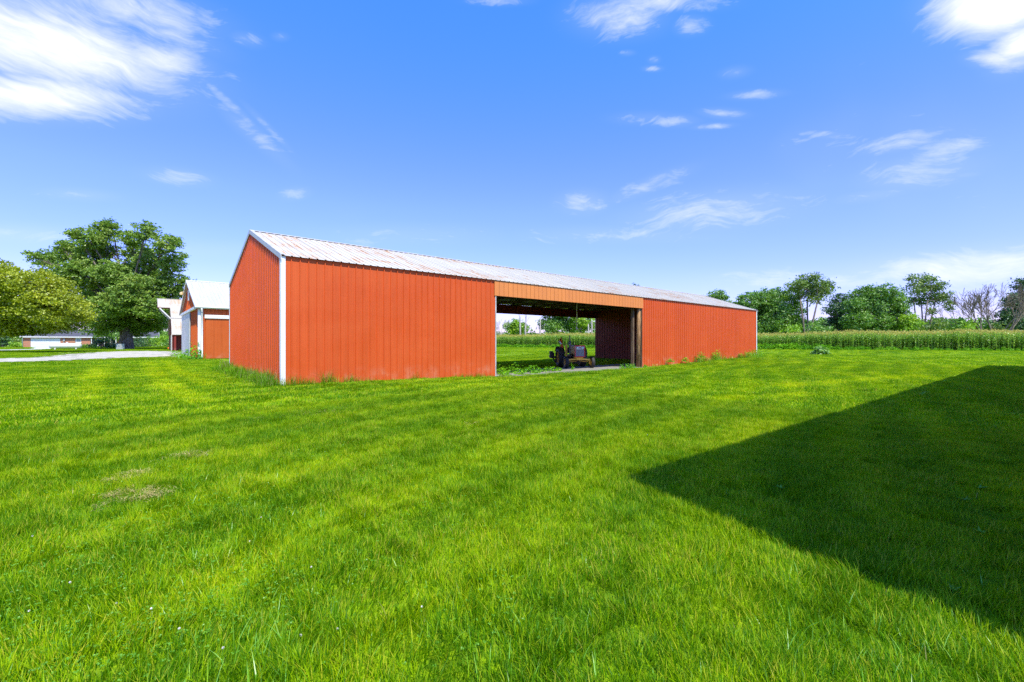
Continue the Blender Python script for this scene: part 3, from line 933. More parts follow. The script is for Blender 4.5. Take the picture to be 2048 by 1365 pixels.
# ------------------------------------------------------------------ red barn with sliding doors, behind the shed
def barn_two():
    u0, v0, L, W, ze, zr = 4.6, 48.8, 21.0, 16.9, 4.86, 8.0
    R = thing('sliding_door_barn', 'red barn with bright white roof and a white sliding door on its gable', 'barn', (u0, v0, 0))
    n = 23
    wall_run(R, 'siding_panel', M['red2'], (0, 0), (1, 0), (0, -1), L, n, -.2, ze)
    gable_run(R, 'siding_panel', M['red2'], (0, W), (0, -1), (-1, 0), W, 18, -.2, ze, zr)
    gable_run(R, 'siding_panel', M['red2'], (L, 0), (0, 1), (1, 0), W, 18, -.2, ze, zr)
    wall_run(R, 'siding_panel', M['red2'], (L, W), (-1, 0), (0, 1), L, n, -.2, ze)
    roof_run(R, 'roof_panel', M['roof2'], -.25, L + .5, n, 0, ze, W / 2, zr, over=.35)
    roof_run(R, 'roof_panel', M['roof2'], -.25, L + .5, n, W, ze, W / 2, zr, over=.35)
    s = (zr - ze) / (W / 2)
    b = MB()
    for sg in (-1, 1):
        b.add([(-.28, W / 2, zr + .07), (L + .28, W / 2, zr + .07), (L + .28, W / 2 + sg * .22, zr + .07 - .22 * s), (-.28, W / 2 + sg * .22, zr + .07 - .22 * s)], [(0, 1, 2, 3)])
    b.build('ridge_cap', M['white'], R)
    for ya in (0, W):
        sg = 1 if ya == 0 else -1
        for xe in (-.27, L + .25):
            b = MB()
            p, q = Vector((xe, ya - sg * .38, ze - .38 * s - .02)), Vector((xe, W / 2, zr - .02))
            b.beam(p, q, .03, .22).build('rake_trim', M['white'], R)
    # gutter and eave board at the front
    MB().box((-.25, -.36, ze - .26), (L + .25, -.33, ze - .02)).build('eave_board', M['white'], R)
    MB().tube([(-.3, -.43, ze - .14), (L + .3, -.43, ze - .14)], .07, 8).build('gutter', M['white'], R)
    MB().tube([(.2, -.42, ze - .2), (.26, -.14, ze - .55), (.26, -.14, .35), (.22, -.32, .1)], .075, 8).build('downspout', M['white'], R)
    MB().box((-.05, -.07, -.2), (.17, -.045, ze - .3)).build('corner_trim', M['white'], R)
    # front sliding door with its boards and track cover
    D = bpy.data.objects.new('sliding_door', MB().box((.52, -.10, .02), (6.2, -.06, 3.75)).mesh('sliding_door', M['red2']))
    COL.objects.link(D); D.parent = R
    bd = MB().box((0.012, -.135, .05), (.632, -.103, 3.72)).mesh('door_board', M['red2'])
    for k in range(9):
        link('door_board', bd, D, (.52 + k * .63, 0, 0))
    MB().box((.45, -.24, 3.72), (7.2, -.05, 4.05)).build('track_cover', M['white'], R, bevel=.02)
    # gable: white sliding door under a sloping-looking track, vent and lamp
    gd = bpy.data.objects.new('gable_door', MB().box((-.12, 6.3, .05), (-.08, 15.6, 4.55)).mesh('gable_door', M['whitedoor']))
    COL.objects.link(gd); gd.parent = R
    for k in range(6):
        MB().box((-.15, 6.4 + k * 1.53, .08), (-.123, 6.4 + k * 1.53 + 1.5, 4.5)).build('door_board', M['whitedoor'], gd)
    MB().box((-.24, 1.2, 4.58), (-.04, 15.9, 4.85)).build('track_cover', M['white'], R, bevel=.02)
    MB().box((-.10, 7.9, 5.9), (-.03, 8.7, 7.0)).build('louver_vent', M['white'], R)
    b = MB().tube([(-.03, 10.6, 6.9), (-.45, 10.6, 7.0)], .03, 6)
    b.lathe([(6.65, .16), (6.85, .18), (6.98, .06)], c=(-.5, 10.6, 0), axis='z', n=10)
    b.build('wall_lamp', M['cream'], R)


barn_two()


# ------------------------------------------------------------------ old barn with a hay hood
def barn_three():
    u0, v0, L, W, ze, zr = 5.2, 91.2, 16.0, 11.0, 2.9, 8.85
    R = thing('hay_hood_barn', 'old dark red barn with rusty white roof and projecting hay hood', 'barn', (u0, v0, 0))
    zm, ym = 5.6, 2.15
    # walls: gable end faces left, the front is an open lean-to on posts
    g = MB()
    g.prism([(1.9, -.2), (W - 0.0, -.2), (W, ze), (W - ym, zm), (W / 2, zr - .1), (ym, zm), (1.9, zm - .35)], 'x', 0.02, .12)
    g.build('gable_wall', M['oldred'], R)
    g = MB()
    g.prism([(1.9, -.2), (W, -.2), (W, ze), (W - ym, zm), (W / 2, zr - .1), (ym, zm), (1.9, zm - .35)], 'x', L - .12, L - .02)
    g.build('gable_wall', M['oldred'], R)
    MB().box((.12, 1.9, -.2), (L - .12, 2.0, 5.0)).build('front_wall', M['oldred'], R)
    MB().box((.12, W - .1, -.2), (L - .12, W, ze)).build('rear_wall', M['oldred'], R)
    for k in range(7):
        MB().box((-.012, 2.0 + k * 1.27, -.1), (.018, 2.0 + k * 1.27 + 1.24, ze - .1)).build('wall_board', M['oldred'], R)
    MB().box((-.06, .05, -.1), (.0, 1.86, ze - .3)).build('side_panel', M['oldred'], R)
    for x in (.25, 1.9, 5.5, 9.5, 13.5):
        MB().box((x - .14, .02, -.2), (x + .14, .30, ze)).build('post', M['oldred'], R)
    MB().box((0, 0, ze - .25), (L, .12, ze)).build('eave_beam', M['white'], R)
    MB().box((-.10, 2.2, -.1), (-.02, 2.45, ze)).build('door_trim', M['white'], R)
    MB().box((-.09, 2.47, 0), (-.03, 4.6, 2.6)).build('barn_door', M['whitedoor'], R)
    # two-pitch roof sheets
    roof_run(R, 'roof_panel', M['roof3'], -.2, L + .4, 18, 0, ze, ym, zm, over=.25)
    roof_run(R, 'roof_panel', M['roof3'], -.2, L + .4, 18, ym - .1, zm - .02, W / 2, zr, over=.12)
    roof_run(R, 'roof_panel', M['roof3'], -.2, L + .4, 18, W, ze, W - ym, zm, over=.25)
    roof_run(R, 'roof_panel', M['roof3'], -.2, L + .4, 18, W - ym + .1, zm - .02, W / 2, zr, over=.12)
    # hay hood: the ridge carried out past the gable
    s = (zr - zm) / (W / 2 - ym)
    yb = W / 2 - 1.55 / s
    roof_run(R, 'hood_panel', M['roof3'], -1.85, 1.65, 2, yb, zr - 1.55, W / 2, zr, over=0)
    roof_run(R, 'hood_panel', M['roof3'], -1.85, 1.65, 2, W - yb, zr - 1.55, W / 2, zr, over=0)
    g = MB()
    g.prism([(yb, zr - 1.5), (W / 2, zr - .05), (W - yb, zr - 1.5)], 'x', -1.84, -1.78)
    g.build('hood_face', M['oldred'], R)
    MB().box((-1.84, yb + .03, zr - 1.56), (0, W - yb - .03, zr - 1.46)).build('hood_floor', M['oldred'], R)
    for y in (yb + .06, W - yb - .06):
        MB().beam((-1.6, y, zr - 1.6), (-.1, y, zr - 3.35), .14, .16).build('hood_brace', M['white'], R)
    MB().tube([(-1.9, W / 2, zr + .06), (L + .2, W / 2, zr + .06)], .06, 6).build('ridge_cap', M['roof3'], R)


barn_three()
p = ground(338.5, 699)
b = MB().lathe([(0, .001), (0, .22), (.05, .26), (.30, .28), (.42, .20), (.45, .001)], axis='z', n=14)
tag(b.build('orange_tub', M['flag'], loc=p), 'small round orange tub on the ground by the old barn', 'tub')


# ------------------------------------------------------------------ brick house far left
def house():
    v0 = 172.9
    u0, u1 = u_on(46, v0), 6.0
    ze, zr, W = 3.12, 4.95, 9.5
    R = thing('brick_house', 'low brick ranch house with charcoal roof and wide white garage door', 'house', (u0, v0, 0))
    L = u1 - u0
    X = lambda px: u_on(px, v0) - u0
    g0, g1, d0, d1 = X(61), X(121), X(150.5), X(162.5)
    pr = X(181)
    zt = ze - .1
    b = MB()
    b.box((0, 0, -.2), (g0, .25, zt)).box((g1, 0, -.2), (d0, .25, zt)).box((d1, 0, -.2), (pr, .25, zt)).box((g0, .001, 2.42), (g1, .25, zt)).box((d0, .001, 2.5), (d1, .25, zt))
    b.box((pr, 2.2, -.2), (L, 2.45, zt)).box((0, .25, -.2), (.25, W, zt)).box((L - .25, 2.45, -.2), (L, W, zt)).box((pr - .25, .25, -.2), (pr, 2.2, zt)).box((.25, W - .25, -.2), (L - .25, W, zt))
    b.build('wall', M['brick'], R)
    s = (zr - ze) / (W / 2)
    rf = MB()
    o = .55
    rf.prism([(-o, ze - o * s), (W / 2, zr), (W + o, ze - o * s), (W + o, ze - o * s - .12), (W / 2, zr - .12), (-o, ze - o * s - .12)], 'x', -.5, L + .5)
    RF = rf.build('roof', M['shingle'], R)
    MB().box((-.52, -o - .03, ze - o * s - .30), (L + .52, -o + .02, ze - o * s - .04)).build('fascia', M['white'], R)
    MB().box((-.5, -o + .02, ze - o * s - .29), (L + .5, -.02, ze - o * s - .25)).build('soffit', M['white'], R)
    for xe in (-.52, L + .48):
        MB().prism([(-o, ze - o * s - .3), (W / 2, zr - .26), (W + o, ze - o * s - .3), (W + o, ze - o * s - .02), (W / 2, zr + .03), (-o, ze - o * s - .02)], 'x', xe, xe + .05).build('gable_trim', M['white'], R)
    gd = MB().box((g0, .10, 0), (g1, .15, 2.42)).build('garage_door', M['white'], R)
    for k in range(4):
        MB().box((g0 + .03, .06, .03 + k * .6), (g1 - .03, .10, .03 + k * .6 + .57)).build('door_panel', M['white'], gd)
    dr = MB().box((d0, .12, 0), (d1, .17, 2.5)).build('front_door', M['white'], R)
    MB().box((d0 + .25, .09, 1.45), (d1 - .25, .12, 2.2)).build('door_window', M['grey'], dr)
    MB().box((d0 + .3, .09, .3), (d1 - .3, .115, 1.0)).build('door_panel', M['cream'], dr)
    MB().box((X(126), -.18, 1.6), (X(130), 0, 2.3)).build('meter_box', M['grey'], R, bevel=.03)
    MB().box((X(126.8), -.08, .2), (X(128), 0, 1.6)).build('conduit', M['grey'], R)
    MB().tube([(-.1, -.4, ze - .5), (-.1, -.12, ze - .8), (-.1, -.12, 0)], .11, 8).build('downspout', M['white'], R)
    for px in (183, 196, 209, 221, 232):
        MB().box((X(px) - .09, -.3, -.1), (X(px) + .09, -.12, ze - .35)).build('porch_post', M['white'], R)
    for px in (190, 203, 226):
        w = MB().box((X(px) - .6, 2.12, .9), (X(px) + .6, 2.2, 2.3)).build('window', M['white'], R)
        MB().box((X(px) - .52, 2.08, .98), (X(px) + .52, 2.12, 2.22)).build('pane', M['glass'], w)
    MB().box((X(192) + .0, W / 2 + .5, zr - .6), (X(192) + .8, W / 2 + 1.3, zr + .5)).build('chimney', M['brick'], RF)


house()

# storage box beside the big trunk
p = ground(240.5, 699.2)
t_ = thing('storage_box', 'pale grey storage box with dark lid left of the big trunk', 'box', p)
MB().box((-.62, -.4, 0), (.62, .4, 1.15)).build('box_body', M['grey'], t_, bevel=.03)
MB().box((-.68, -.46, 1.15), (.68, .46, 1.32)).build('box_lid', M['dark'], t_, bevel=.03)


def tank():
    p = ground(131.5, 699.4)
    R = thing('propane_tank', 'long white propane tank lying on saddles in front of the brick house', 'tank', p)
    r, hl, zc = .52, 1.8, .70
    prof = [(-hl - r * .98 * math.cos(a), r * math.sin(a)) for a in np.linspace(0.02, math.pi / 2, 9)] + [(hl + r * .98 * math.cos(a), r * math.sin(a)) for a in np.linspace(math.pi / 2, 0.02, 9)]
    MB().lathe(prof, c=(0, 0, zc), axis='x', n=32).build('tank_body', M['tank'], R)
    MB().lathe([(zc + r - .05, .17), (zc + r + .14, .17), (zc + r + .19, .10), (zc + r + .20, .001)], c=(0.2, 0, 0), axis='z', n=16).build('valve_dome', M['tank'], R)
    for x in (-1.45, 1.45):
        MB().box((x - .12, -.42, 0), (x + .12, .42, .30)).build('saddle', M['concrete'], R, bevel=.02)
        MB().box((x - .06, -.36, .30), (x + .06, .36, .42)).build('saddle_foot', M['grey'], R)


tank()


# ------------------------------------------------------------------ tractor
def tractor():
    p = ground(1158, 737.5)
    ang = math.radians(-32)
    Y = Vector((-math.sin(ang), math.cos(ang), 0))
    p = p + Y * 1.0
    p.z = float(gz(p.x, p.y)) + .03
    R = thing('tractor', 'old tractor with red grille surround and yellow front axle parked in the open bay', 'tractor', p, ang)

    def wheel(x, y, r, w, rimcol, lugs, side):
        prof = [(-w * .38, r * .58), (-w * .5, r * .72), (-w * .47, r * .90), (-w * .30, r * .985), (0, r), (w * .30, r * .985), (w * .47, r * .90), (w * .5, r * .72), (w * .38, r * .58)]
        wh = bpy.data.objects.new('wheel', MB().lathe([(-w * .2, .001), (-w * .2, r * .2), (-w * .1, r * .45), (-w * .34, r * .57), (-w * .34, r * .60), (w * .34, r * .60), (w * .34, r * .57), (w * .1, r * .45), (w * .2, r * .2), (w * .2, .001)], axis='x', n=28).mesh('wheel', M[rimcol]))
        COL.objects.link(wh); wh.parent = R; wh.location = (x, y, r)
        b = MB().lathe(prof, axis='x', n=36)
        if lugs:
            for k in range(22):
                for sg in (-1, 1):
                    a = 2 * math.pi * (k + .25 * sg) / 22
                    c0 = Vector((sg * .01, math.cos(a) * r * .995, math.sin(a) * r * .995))
                    a2 = a + .20
                    c1 = Vector((sg * w * .46, math.cos(a2) * r * .93, math.sin(a2) * r * .93))
                    b.beam(c0, c1, .045, .05, up=Vector((0, math.cos(a), math.sin(a))))
        else:
            for q in (-.22, -.07, .07, .22):
                b.lathe([(q * w - .012, r * .985), (q * w, r * 1.015), (q * w + .012, r * .985)], axis='x', n=36)
        b.build('tyre', M['black'], wh)
        hb = MB().lathe([(-w * .36, .001), (-w * .36, r * .12), (w * .36, r * .12), (w * .36, .001)], axis='x', n=12)
        for k in range(6):
            a = k * math.pi / 3
            for sg in (-1, 1):
                hb.lathe([(sg * w * .20, .018), (sg * w * .26, .018), (sg * w * .26, .001)], c=(0, math.cos(a) * r * .3, math.sin(a) * r * .3), axis='x', n=6)
        hb.build('hub', M[rimcol], wh)

    wheel(-.86, 1.0, .71, .44, 'yellow', True, -1)
    wheel(.86, 1.0, .71, .44, 'yellow', True, 1)
    wheel(-.96, -1.0, .42, .25, 'yellow', False, -1)
    wheel(.96, -1.0, .42, .25, 'yellow', False, 1)
    # chassis
    MB().box((-.17, -.75, .55), (.17, 1.05, .95)).build('engine_block', M['dark'], R, bevel=.03)
    MB().box((-.26, .35, .45), (.26, 1.15, .95)).build('transmission', M['dark'], R, bevel=.04)
    MB().tube([(-.8, 1.0, .71), (.8, 1.0, .71)], .11, 12).build('rear_axle', M['dark'], R)
    b = MB().beam((-.82, -1.0, .60), (-.1, -1.0, .66), .10, .12).beam((.1, -1.0, .66), (.82, -1.0, .60), .10, .12)
    b.box((-.22, -1.12, .58), (.22, -.85, .74))
    b.build('front_axle', M['yellow'], R, bevel=.015)
    for sg in (-1, 1):
        MB().tube([(sg * .80, -1.0, .30), (sg * .80, -1.0, .68)], .045, 8).build('kingpin', M['yellow'], R)
        MB().beam((sg * .78, -.86, .44), (sg * .12, -.80, .50), .035, .035).build('tie_rod', M['yellow'], R)
    MB().box((-.30, -1.12, .72), (.30, -.55, .82)).build('bolster', M['yellow'], R, bevel=.02)
    # hood and nose
    h = MB()
    h.prism([(-.335, .98), (.335, .98), (.335, 1.56), (.28, 1.62), (-.28, 1.62), (-.335, 1.56)], 'y', -1.18, .35)
    hood = h.build('hood', M['cream'], R, bevel=.02)
    fr = MB()
    x, z0, z1, w = .37, .80, 1.64, .045
    y0, y1 = -1.26, -1.16
    fr.box((-x, y0, z0), (-x + w, y1, z1)).box((x - w, y0, z0), (x, y1, z1)).box((-x + w, y0, z1 - .085), (x - w, y1, z1)).box((-x + w, y0, z0), (x - w, y1, z0 + .055))
    nose = fr.build('grille_frame', M['tractor_red'], R, bevel=.012)
    MB().box((-.324, -1.20, .857), (.324, -1.16, 1.35)).build('grille_backing', M['grille'], nose)
    gb = MB().box((-.009, -1.225, .86), (.009, -1.20, 1.345)).mesh('grille_bar', M['grey'])
    for k in range(15):
        link('grille_bar', gb, nose, (-.30 + k * .0428, 0, 0))
    MB().box((-.324, -1.235, 1.35), (.324, -1.17, 1.553)).build('headlight_panel', M['white'], nose, bevel=.008)
    for sg in (-1, 1):
        hl = MB().box((sg * .20 - .095, -1.248, 1.372), (sg * .20 + .095, -1.2352, 1.535)).build('headlight', M['dark'], R)
        MB().lathe([(-1.2485, .078), (-1.262, .07), (-1.272, .001)], c=(sg * .20 , 0, 1.453), axis='y', n=18).build('lens', M['lampglass'], hl)
        MB().prism([(sg * .2 - .09, 1.53), (sg * .2 + .015, 1.53), (sg * .2 - .09, 1.46)] if sg < 0 else [(sg * .2 + .09, 1.378), (sg * .2 - .0, 1.378), (sg * .2 + .09, 1.45)], 'y', -1.2755, -1.2725).build('lens_shade', M['dark'], hl)
    em = MB().box((-.056, -1.2405, 1.398), (.056, -1.2355, 1.51)).build('emblem', M['dark'], nose)
    em['label'] = 'small dark square emblem with pale letters i and H'
    l = MB()
    l.box((-.042, -1.244, 1.41), (-.026, -1.2408, 1.495)).box((.022, -1.244, 1.41), (.038, -1.2408, 1.495)).box((-.026, -1.244, 1.445), (.022, -1.2408, 1.46))
    l.build('emblem_letter_h', M['grey'], em)
    l = MB().box((-.010, -1.247, 1.41), (.006, -1.2442, 1.475)).box((-.010, -1.247, 1.482), (.006, -1.2442, 1.498))
    l.build('emblem_letter_i', M['tractor_red'], em)
    # exhaust, air cleaner, uprights
    b = MB().tube([(-.50, -.35, .80), (-.50, -.38, 1.05), (-.50, -.40, 1.55)], .045, 10).tube([(-.50, -.40, 1.30), (-.505, -.41, 1.95)], .075, 12).tube([(-.505, -.41, 1.95), (-.51, -.41, 2.22), (-.54, -.40, 2.36)], .04, 10)
    b.build('exhaust_stack', M['steel'], R)
    MB().tube([(-.35, -.30, .9), (-.46, -.34, .82)], .05, 8).build('manifold', M['steel'], R)
    MB().tube([(.42, .0, .95), (.42, .0, 1.35)], .09, 12).build('air_cleaner', M['dark'], R)
    MB().box((-.68, .05, .80), (-.55, .22, 1.66)).build('loader_upright', M['yellow'], R, bevel=.02)
    # dash, steering wheel, seat, fenders
    MB().box((-.28, .35, .95), (.28, .52, 1.66)).build('dash', M['dark'], R, bevel=.03)
    sw = MB()
    ring = [(math.cos(a) * .21 - .12, .66 + math.sin(a) * .10, 1.72 + math.sin(a) * .18) for a in np.linspace(0, 2 * math.pi, 21)]
    sw.tube(ring, .018, 8, cap=False)
    for k in (0, 7, 14):
        sw.tube([(-.12, .66, 1.72), ring[k]], .010, 6)
    sw.tube([(-.12, .66, 1.72), (-.06, .5, 1.45)], .022, 8)
    sw.build('steering_wheel', M['dark'], R)
    MB().box((-.25, 1.05, 1.02), (.25, 1.45, 1.12)).build('seat', M['black'], R, bevel=.04)
    MB().box((-.25, 1.45, 1.10), (.25, 1.53, 1.45)).build('backrest', M['black'], R, bevel=.04)
    for sg in (-1, 1):
        b = MB()
        prof = [(1.0 + .80 * math.cos(a), .71 + .80 * math.sin(a)) for a in np.linspace(math.radians(35), math.radians(160), 11)]
        c = sg * .86 - .02
        for k in range(10):
            (ya, za), (yb, zb) = prof[k], prof[k + 1]
            b.add([(c - .22, ya, za), (c + .22, ya, za), (c + .22, yb, zb), (c - .22, yb, zb), (c - .22, ya, za + .02), (c + .22, ya, za + .02), (c + .22, yb, zb + .02), (c - .22, yb, zb + .02)],
                  [(0, 1, 2, 3), (4, 7, 6, 5), (0, 4, 5, 1), (2, 6, 7, 3), (1, 5, 6, 2), (0, 3, 7, 4)])
        b.build('fender', M['dark'], R)
    # flag hanging on a thin pole
    MB().tube([(-.80, .75, .95), (-.82, .75, 2.28)], .016, 6).build('flag_pole', M['steel'], R)
    def cloth(rows, nm, mat):
        V, Fq = [], []
        for (z, a, b_, dy) in rows:
            V += [(a, .75 + dy, z), ((a + b_) / 2, .70 - dy, z - .01), (b_, .75 - dy, z)]
        for i in range(len(rows) - 1):
            k = i * 3
            Fq += [(k, k + 1, k + 4, k + 3), (k + 1, k + 2, k + 5, k + 4)]
        o = MB().add(V, Fq, True).build(nm, mat, R)
        m = o.modifiers.new('thick', 'SOLIDIFY'); m.thickness = .006
    cloth([(2.24, -.83, -.81, 0), (2.08, -.92, -.79, .03), (1.97, -.99, -.77, .05), (1.88, -.88, -.74, .02), (1.78, -.80, -.74, .01)], 'flag_cloth', M['flag'])
    cloth([(1.97, -1.03, -.97, .02), (1.90, -1.06, -.90, .03), (1.80, -.95, -.82, .02), (1.72, -.90, -.82, .02), (1.64, -.84, -.80, 0)], 'flag_stripe', M['white'])
    cloth([(1.76, -.81, -.76, 0), (1.64, -.87, -.72, .03), (1.54, -.90, -.66, .05), (1.44, -.90, -.62, .04)], 'flag_cloth', M['flag'])
    MB().tube([(-.86, .72, 1.30), (-.86, .72, 1.46)], .07, 10).build('work_lamp', M['grey'], R)
    # rear mounted implement sticking out on the left
    b = MB().box((-1.45, 1.6, .62), (-.3, 1.85, .78)).box((-1.45, 1.55, .62), (-1.15, 1.9, 1.06)).box((-1.5, 1.5, .95), (-1.25, 1.8, 1.16)).box((-1.52, 1.5, .70), (-1.3, 1.8, .86))
    b.beam((-1.3, 1.6, .7), (-1.0, 1.4, .2), .08, .1).beam((-.3, 1.4, .6), (-.3, 1.7, .7), .1, .1)
    b.build('rear_implement', M['dark'], R, bevel=.01)
    MB().box((-.55, -.5, .30), (.35, .6, .50)).build('belly_mower', M['dark'], R, bevel=.04)


tractor()


# ------------------------------------------------------------------ trees
def limb_path(a, b, sag=0.12, k=5):
    a, b = Vector(a), Vector(b)
    d = b - a
    off = Vector(rng.normal(0, 1, 3)) * d.length * 0.07
    out = []
    for i in range(k + 1):
        t = i / k
        # rise first, then spread
        p = a + Vector((d.x * t ** 1.25, d.y * t ** 1.25, d.z * t ** 0.85)) + off * math.sin(math.pi * t)
        out.append(p)
    return out


def foliage(lobes, per_m3, leaf, clump, flat=0.75, lo=0.35, up=0.5, leaves_per=26, gap=0.0):
    """leaf clumps spread through ellipsoid lobes; returns verts, quads, tints, clump centres"""
    C = []
    for (c, r) in lobes:
        r = np.array(r)
        vol = 4.19 * r.prod()
        m = max(6, int(per_m3 * vol ** 0.82))
        d = rng.normal(size=(m, 3)); d /= np.linalg.norm(d, axis=1, keepdims=True)
        rad = (lo + (1 - lo) * rng.random(m) ** 0.55) * (0.82 + 0.36 * rng.random(m))
        C.append(np.array(c) + d * rad[:, None] * r)
    C = np.concatenate(C)
    if gap:
        C = C[rng.random(len(C)) > gap]
    m = len(C)
    k = leaves_per
    cs = clump * (0.6 + 0.8 * rng.random(m))
    P = np.repeat(C, k, 0) + rng.normal(0, 1, (m * k, 3)) * np.repeat(cs, k)[:, None] * np.array([0.55, 0.55, 0.55 * flat * .7])
    ctr = np.mean([np.array(c) for c, _ in lobes], 0)
    out = np.repeat(C - ctr, k, 0); out /= np.linalg.norm(out, axis=1, keepdims=True) + 1e-6
    nrm = rng.normal(0, .75, (m * k, 3)) + out * 0.35 + np.array([0, 0, up])
    sz = leaf * (0.6 + 0.8 * rng.random(m * k))
    V, Q = leaves(P, nrm, sz, 0.62)
    t = np.clip(np.repeat(rng.random(m), k) * 0.55 + rng.random(m * k) * 0.45, 0, 1)
    return V, Q, t, C


def tree(name, label, cat, base, lobes_px, D, leafmat, barkmat, trunk_r, group=None, leaf=.36, clump=.9, dens=1.0, leaves_per=24, depth=.55, stems=1, fork=0.3, flat=.75, gap=0.0, limbs=True, up=.5, zsq=1.0, shrink=1.0):
    """lobes_px: (px, py, radius px) as seen from the lawn; they are set at different distances round D"""
    lobes = []
    s = D / F_PX
    xs = [l[0] for l in lobes_px]
    span = (max(xs) - min(xs)) * s / 2 + 1
    for i, l in enumerate(lobes_px):
        px, py, r = l[:3]
        dd = D + (l[3] * s if len(l) > 3 else float(rng.uniform(-1, 1)) * span * depth)
        c = ray(px, py, dd)
        rr = r * s * shrink
        lobes.append(((c.x, c.y, c.z), (rr, rr, rr * .86 * zsq)))
    base = Vector(base)
    R = thing(name, label, cat, base, 0, group)
    V, Q, t, C = foliage(lobes, dens, leaf, clump, flat, leaves_per=leaves_per, gap=gap, up=up)
    V = V - np.array(base)
    # trunk and limbs
    b = MB()
    cz = np.array([c[2] for c, _ in lobes]) - base.z
    H = cz.max()
    top = Vector((0, 0, max(1.0, cz.min() * .5 + H * fork * .5)))
    cen = Vector(np.mean([np.array(c) for c, _ in lobes], 0)) - base
    top.x, top.y = cen.x * .25, cen.y * .25
    if stems == 1:
        b.tube([(0, 0, -.4), (top.x * .1, top.y * .1, .25), (top.x * .3, top.y * .3, top.z * .4), tuple(top)], [trunk_r * 1.5, trunk_r * 1.18, trunk_r, trunk_r * .8], 12)
        starts = [top] * len(lobes)
    else:
        starts = []
        for k in range(stems):
            a = 2 * math.pi * k / stems + .4
            o = Vector((math.cos(a), math.sin(a), 0)) * trunk_r * 1.6
            tp = top + Vector((math.cos(a), math.sin(a), 0)) * top.z * .18
            b.tube([tuple(o + Vector((0, 0, -.4))), tuple((o + tp) / 2 + Vector(rng.normal(0, .15, 3))), tuple(tp)], [trunk_r * 1.2, trunk_r * .85, trunk_r * .6], 9)
            starts.append(tp)
    if limbs:
        for i, (c, r) in enumerate(lobes):
            st = starts[i % len(starts)]
            e = Vector(c) - base
            L = (e - st).length
            r0 = trunk_r * (.21 if stems == 1 else .42)
            path = limb_path(st * (.9 if stems == 1 else 1), e, k=5)
            b.tube(path, list(np.linspace(r0, r0 * .35, 6)), 7)
            # side branches to some clumps
            dist = np.linalg.norm(C - np.array(c), axis=1)
            near = np.argsort(dist)[:26]
            for q in rng.choice(near, min(9, len(near)), replace=False):
                k = int(rng.integers(3, 6))
                tgt = Vector(C[q]) - base
                b.tube([path[k], (path[k] + tgt) / 2 + Vector(rng.normal(0, .12, 3)) * r[0] * .3, tgt], [r0 * .28, r0 * .16, r0 * .05], 4, cap=False)
    b.build('trunk', barkmat, R)
    link('crown', np_mesh('crown', V, [Q], leafmat, tint=t), R)
    return R


def branchy(b, p, d, L, r, lvl, spread=.55, kids=(3, 4), up=.18, minr=.012):
    """recursive bare branches"""
    p, d = Vector(p), Vector(d).normalized()
    pts, k = [p], 4
    q = p.copy()
    for i in range(k):
        d = (d + Vector(rng.normal(0, .10, 3)) + Vector((0, 0, up * .25))).normalized()
        q = q + d * L / k
        pts.append(q.copy())
    r1 = max(minr, r * .5)
    b.tube(pts, list(np.linspace(r, r1, k + 1)), 6 if r > .06 else 4, cap=False)
    if lvl == 0:
        return
    for i in range(int(rng.integers(kids[0], kids[1] + 1))):
        j = int(rng.integers(2, k + 1)) if i else k
        nd = (d + Vector(rng.normal(0, spread, 3)) + Vector((0, 0, up))).normalized()
        branchy(b, pts[j], nd, L * float(rng.uniform(.55, .8)), max(minr, r * float(rng.uniform(.42, .6))), lvl - 1, spread, kids, up, minr)


def base_at(px, D):
    p = ray(px, CY, D)
    p.z = float(gz(p.x, p.y))
    return p


# the big tree and the yellow-green one on the left
p = ground(253, 698.2)
Dm = CAM_H * F_PX / (698.2 - CY)
tree('maple_tree', 'tall broad green tree with massive trunk left of the barns', 'tree', p,
     [(213, 462, 26), (222, 448, 15), (178, 480, 30), (150, 468, 14), (140, 505, 28), (125, 492, 14), (98, 520, 26), (70, 515, 16), (185, 515, 32), (210, 500, 24), (262, 478, 22), (292, 465, 24), (275, 505, 28),
      (300, 520, 30), (335, 490, 24), (350, 482, 14), (345, 530, 24), (362, 515, 12), (365, 560, 14), (340, 568, 26), (310, 560, 36), (260, 550, 36), (225, 545, 30), (170, 550, 36), (130, 550, 30),
      (220, 590, 42), (275, 595, 42), (320, 605, 34), (180, 600, 36), (355, 590, 16), (240, 632, 38), (295, 640, 34), (200, 645, 34), (325, 645, 20), (270, 655, 26), (245, 600, 32, -70), (275, 575, 30, -60), (215, 612, 28, -70), (300, 615, 28, -60), (238, 560, 26, -50)],
     Dm, M['leaf_maple'], M['bark'], 1.12, leaf=.40, clump=.72, dens=3.7, leaves_per=30, depth=.4, fork=.28, gap=.14, flat=.6, shrink=.9)
p = base_at(-45, 66)
tree('yellow_green_tree', 'spreading yellow-green tree overhanging the lawn at the left edge', 'tree', p,
     [(20, 560, 32), (70, 570, 34), (115, 580, 28), (-40, 560, 50), (40, 600, 45), (100, 610, 40), (145, 610, 26), (165, 630, 18), (60, 640, 36), (110, 640, 32), (10, 640, 40), (150, 645, 22), (-50, 620, 50), (-90, 590, 45), (30, 655, 16), (90, 655, 16)],
     66, M['leaf_yellow'], M['bark'], .42, leaf=.30, clump=.62, dens=6.0, leaves_per=28, depth=.5, fork=.3, flat=.8, up=.6)

# hedgerow trees beyond the corn on the right
G1 = 'trees along the field edge beyond the corn'
def hedge_tree(name, label, px, D, lobes, mat, r, **k):
    kw = dict(leaf=.44, clump=.85, dens=2.8, leaves_per=26, depth=.5)
    kw.update(k)
    return tree(name, label, 'tree', base_at(px, D), lobes, D, mat, M['bark'], r, **kw)

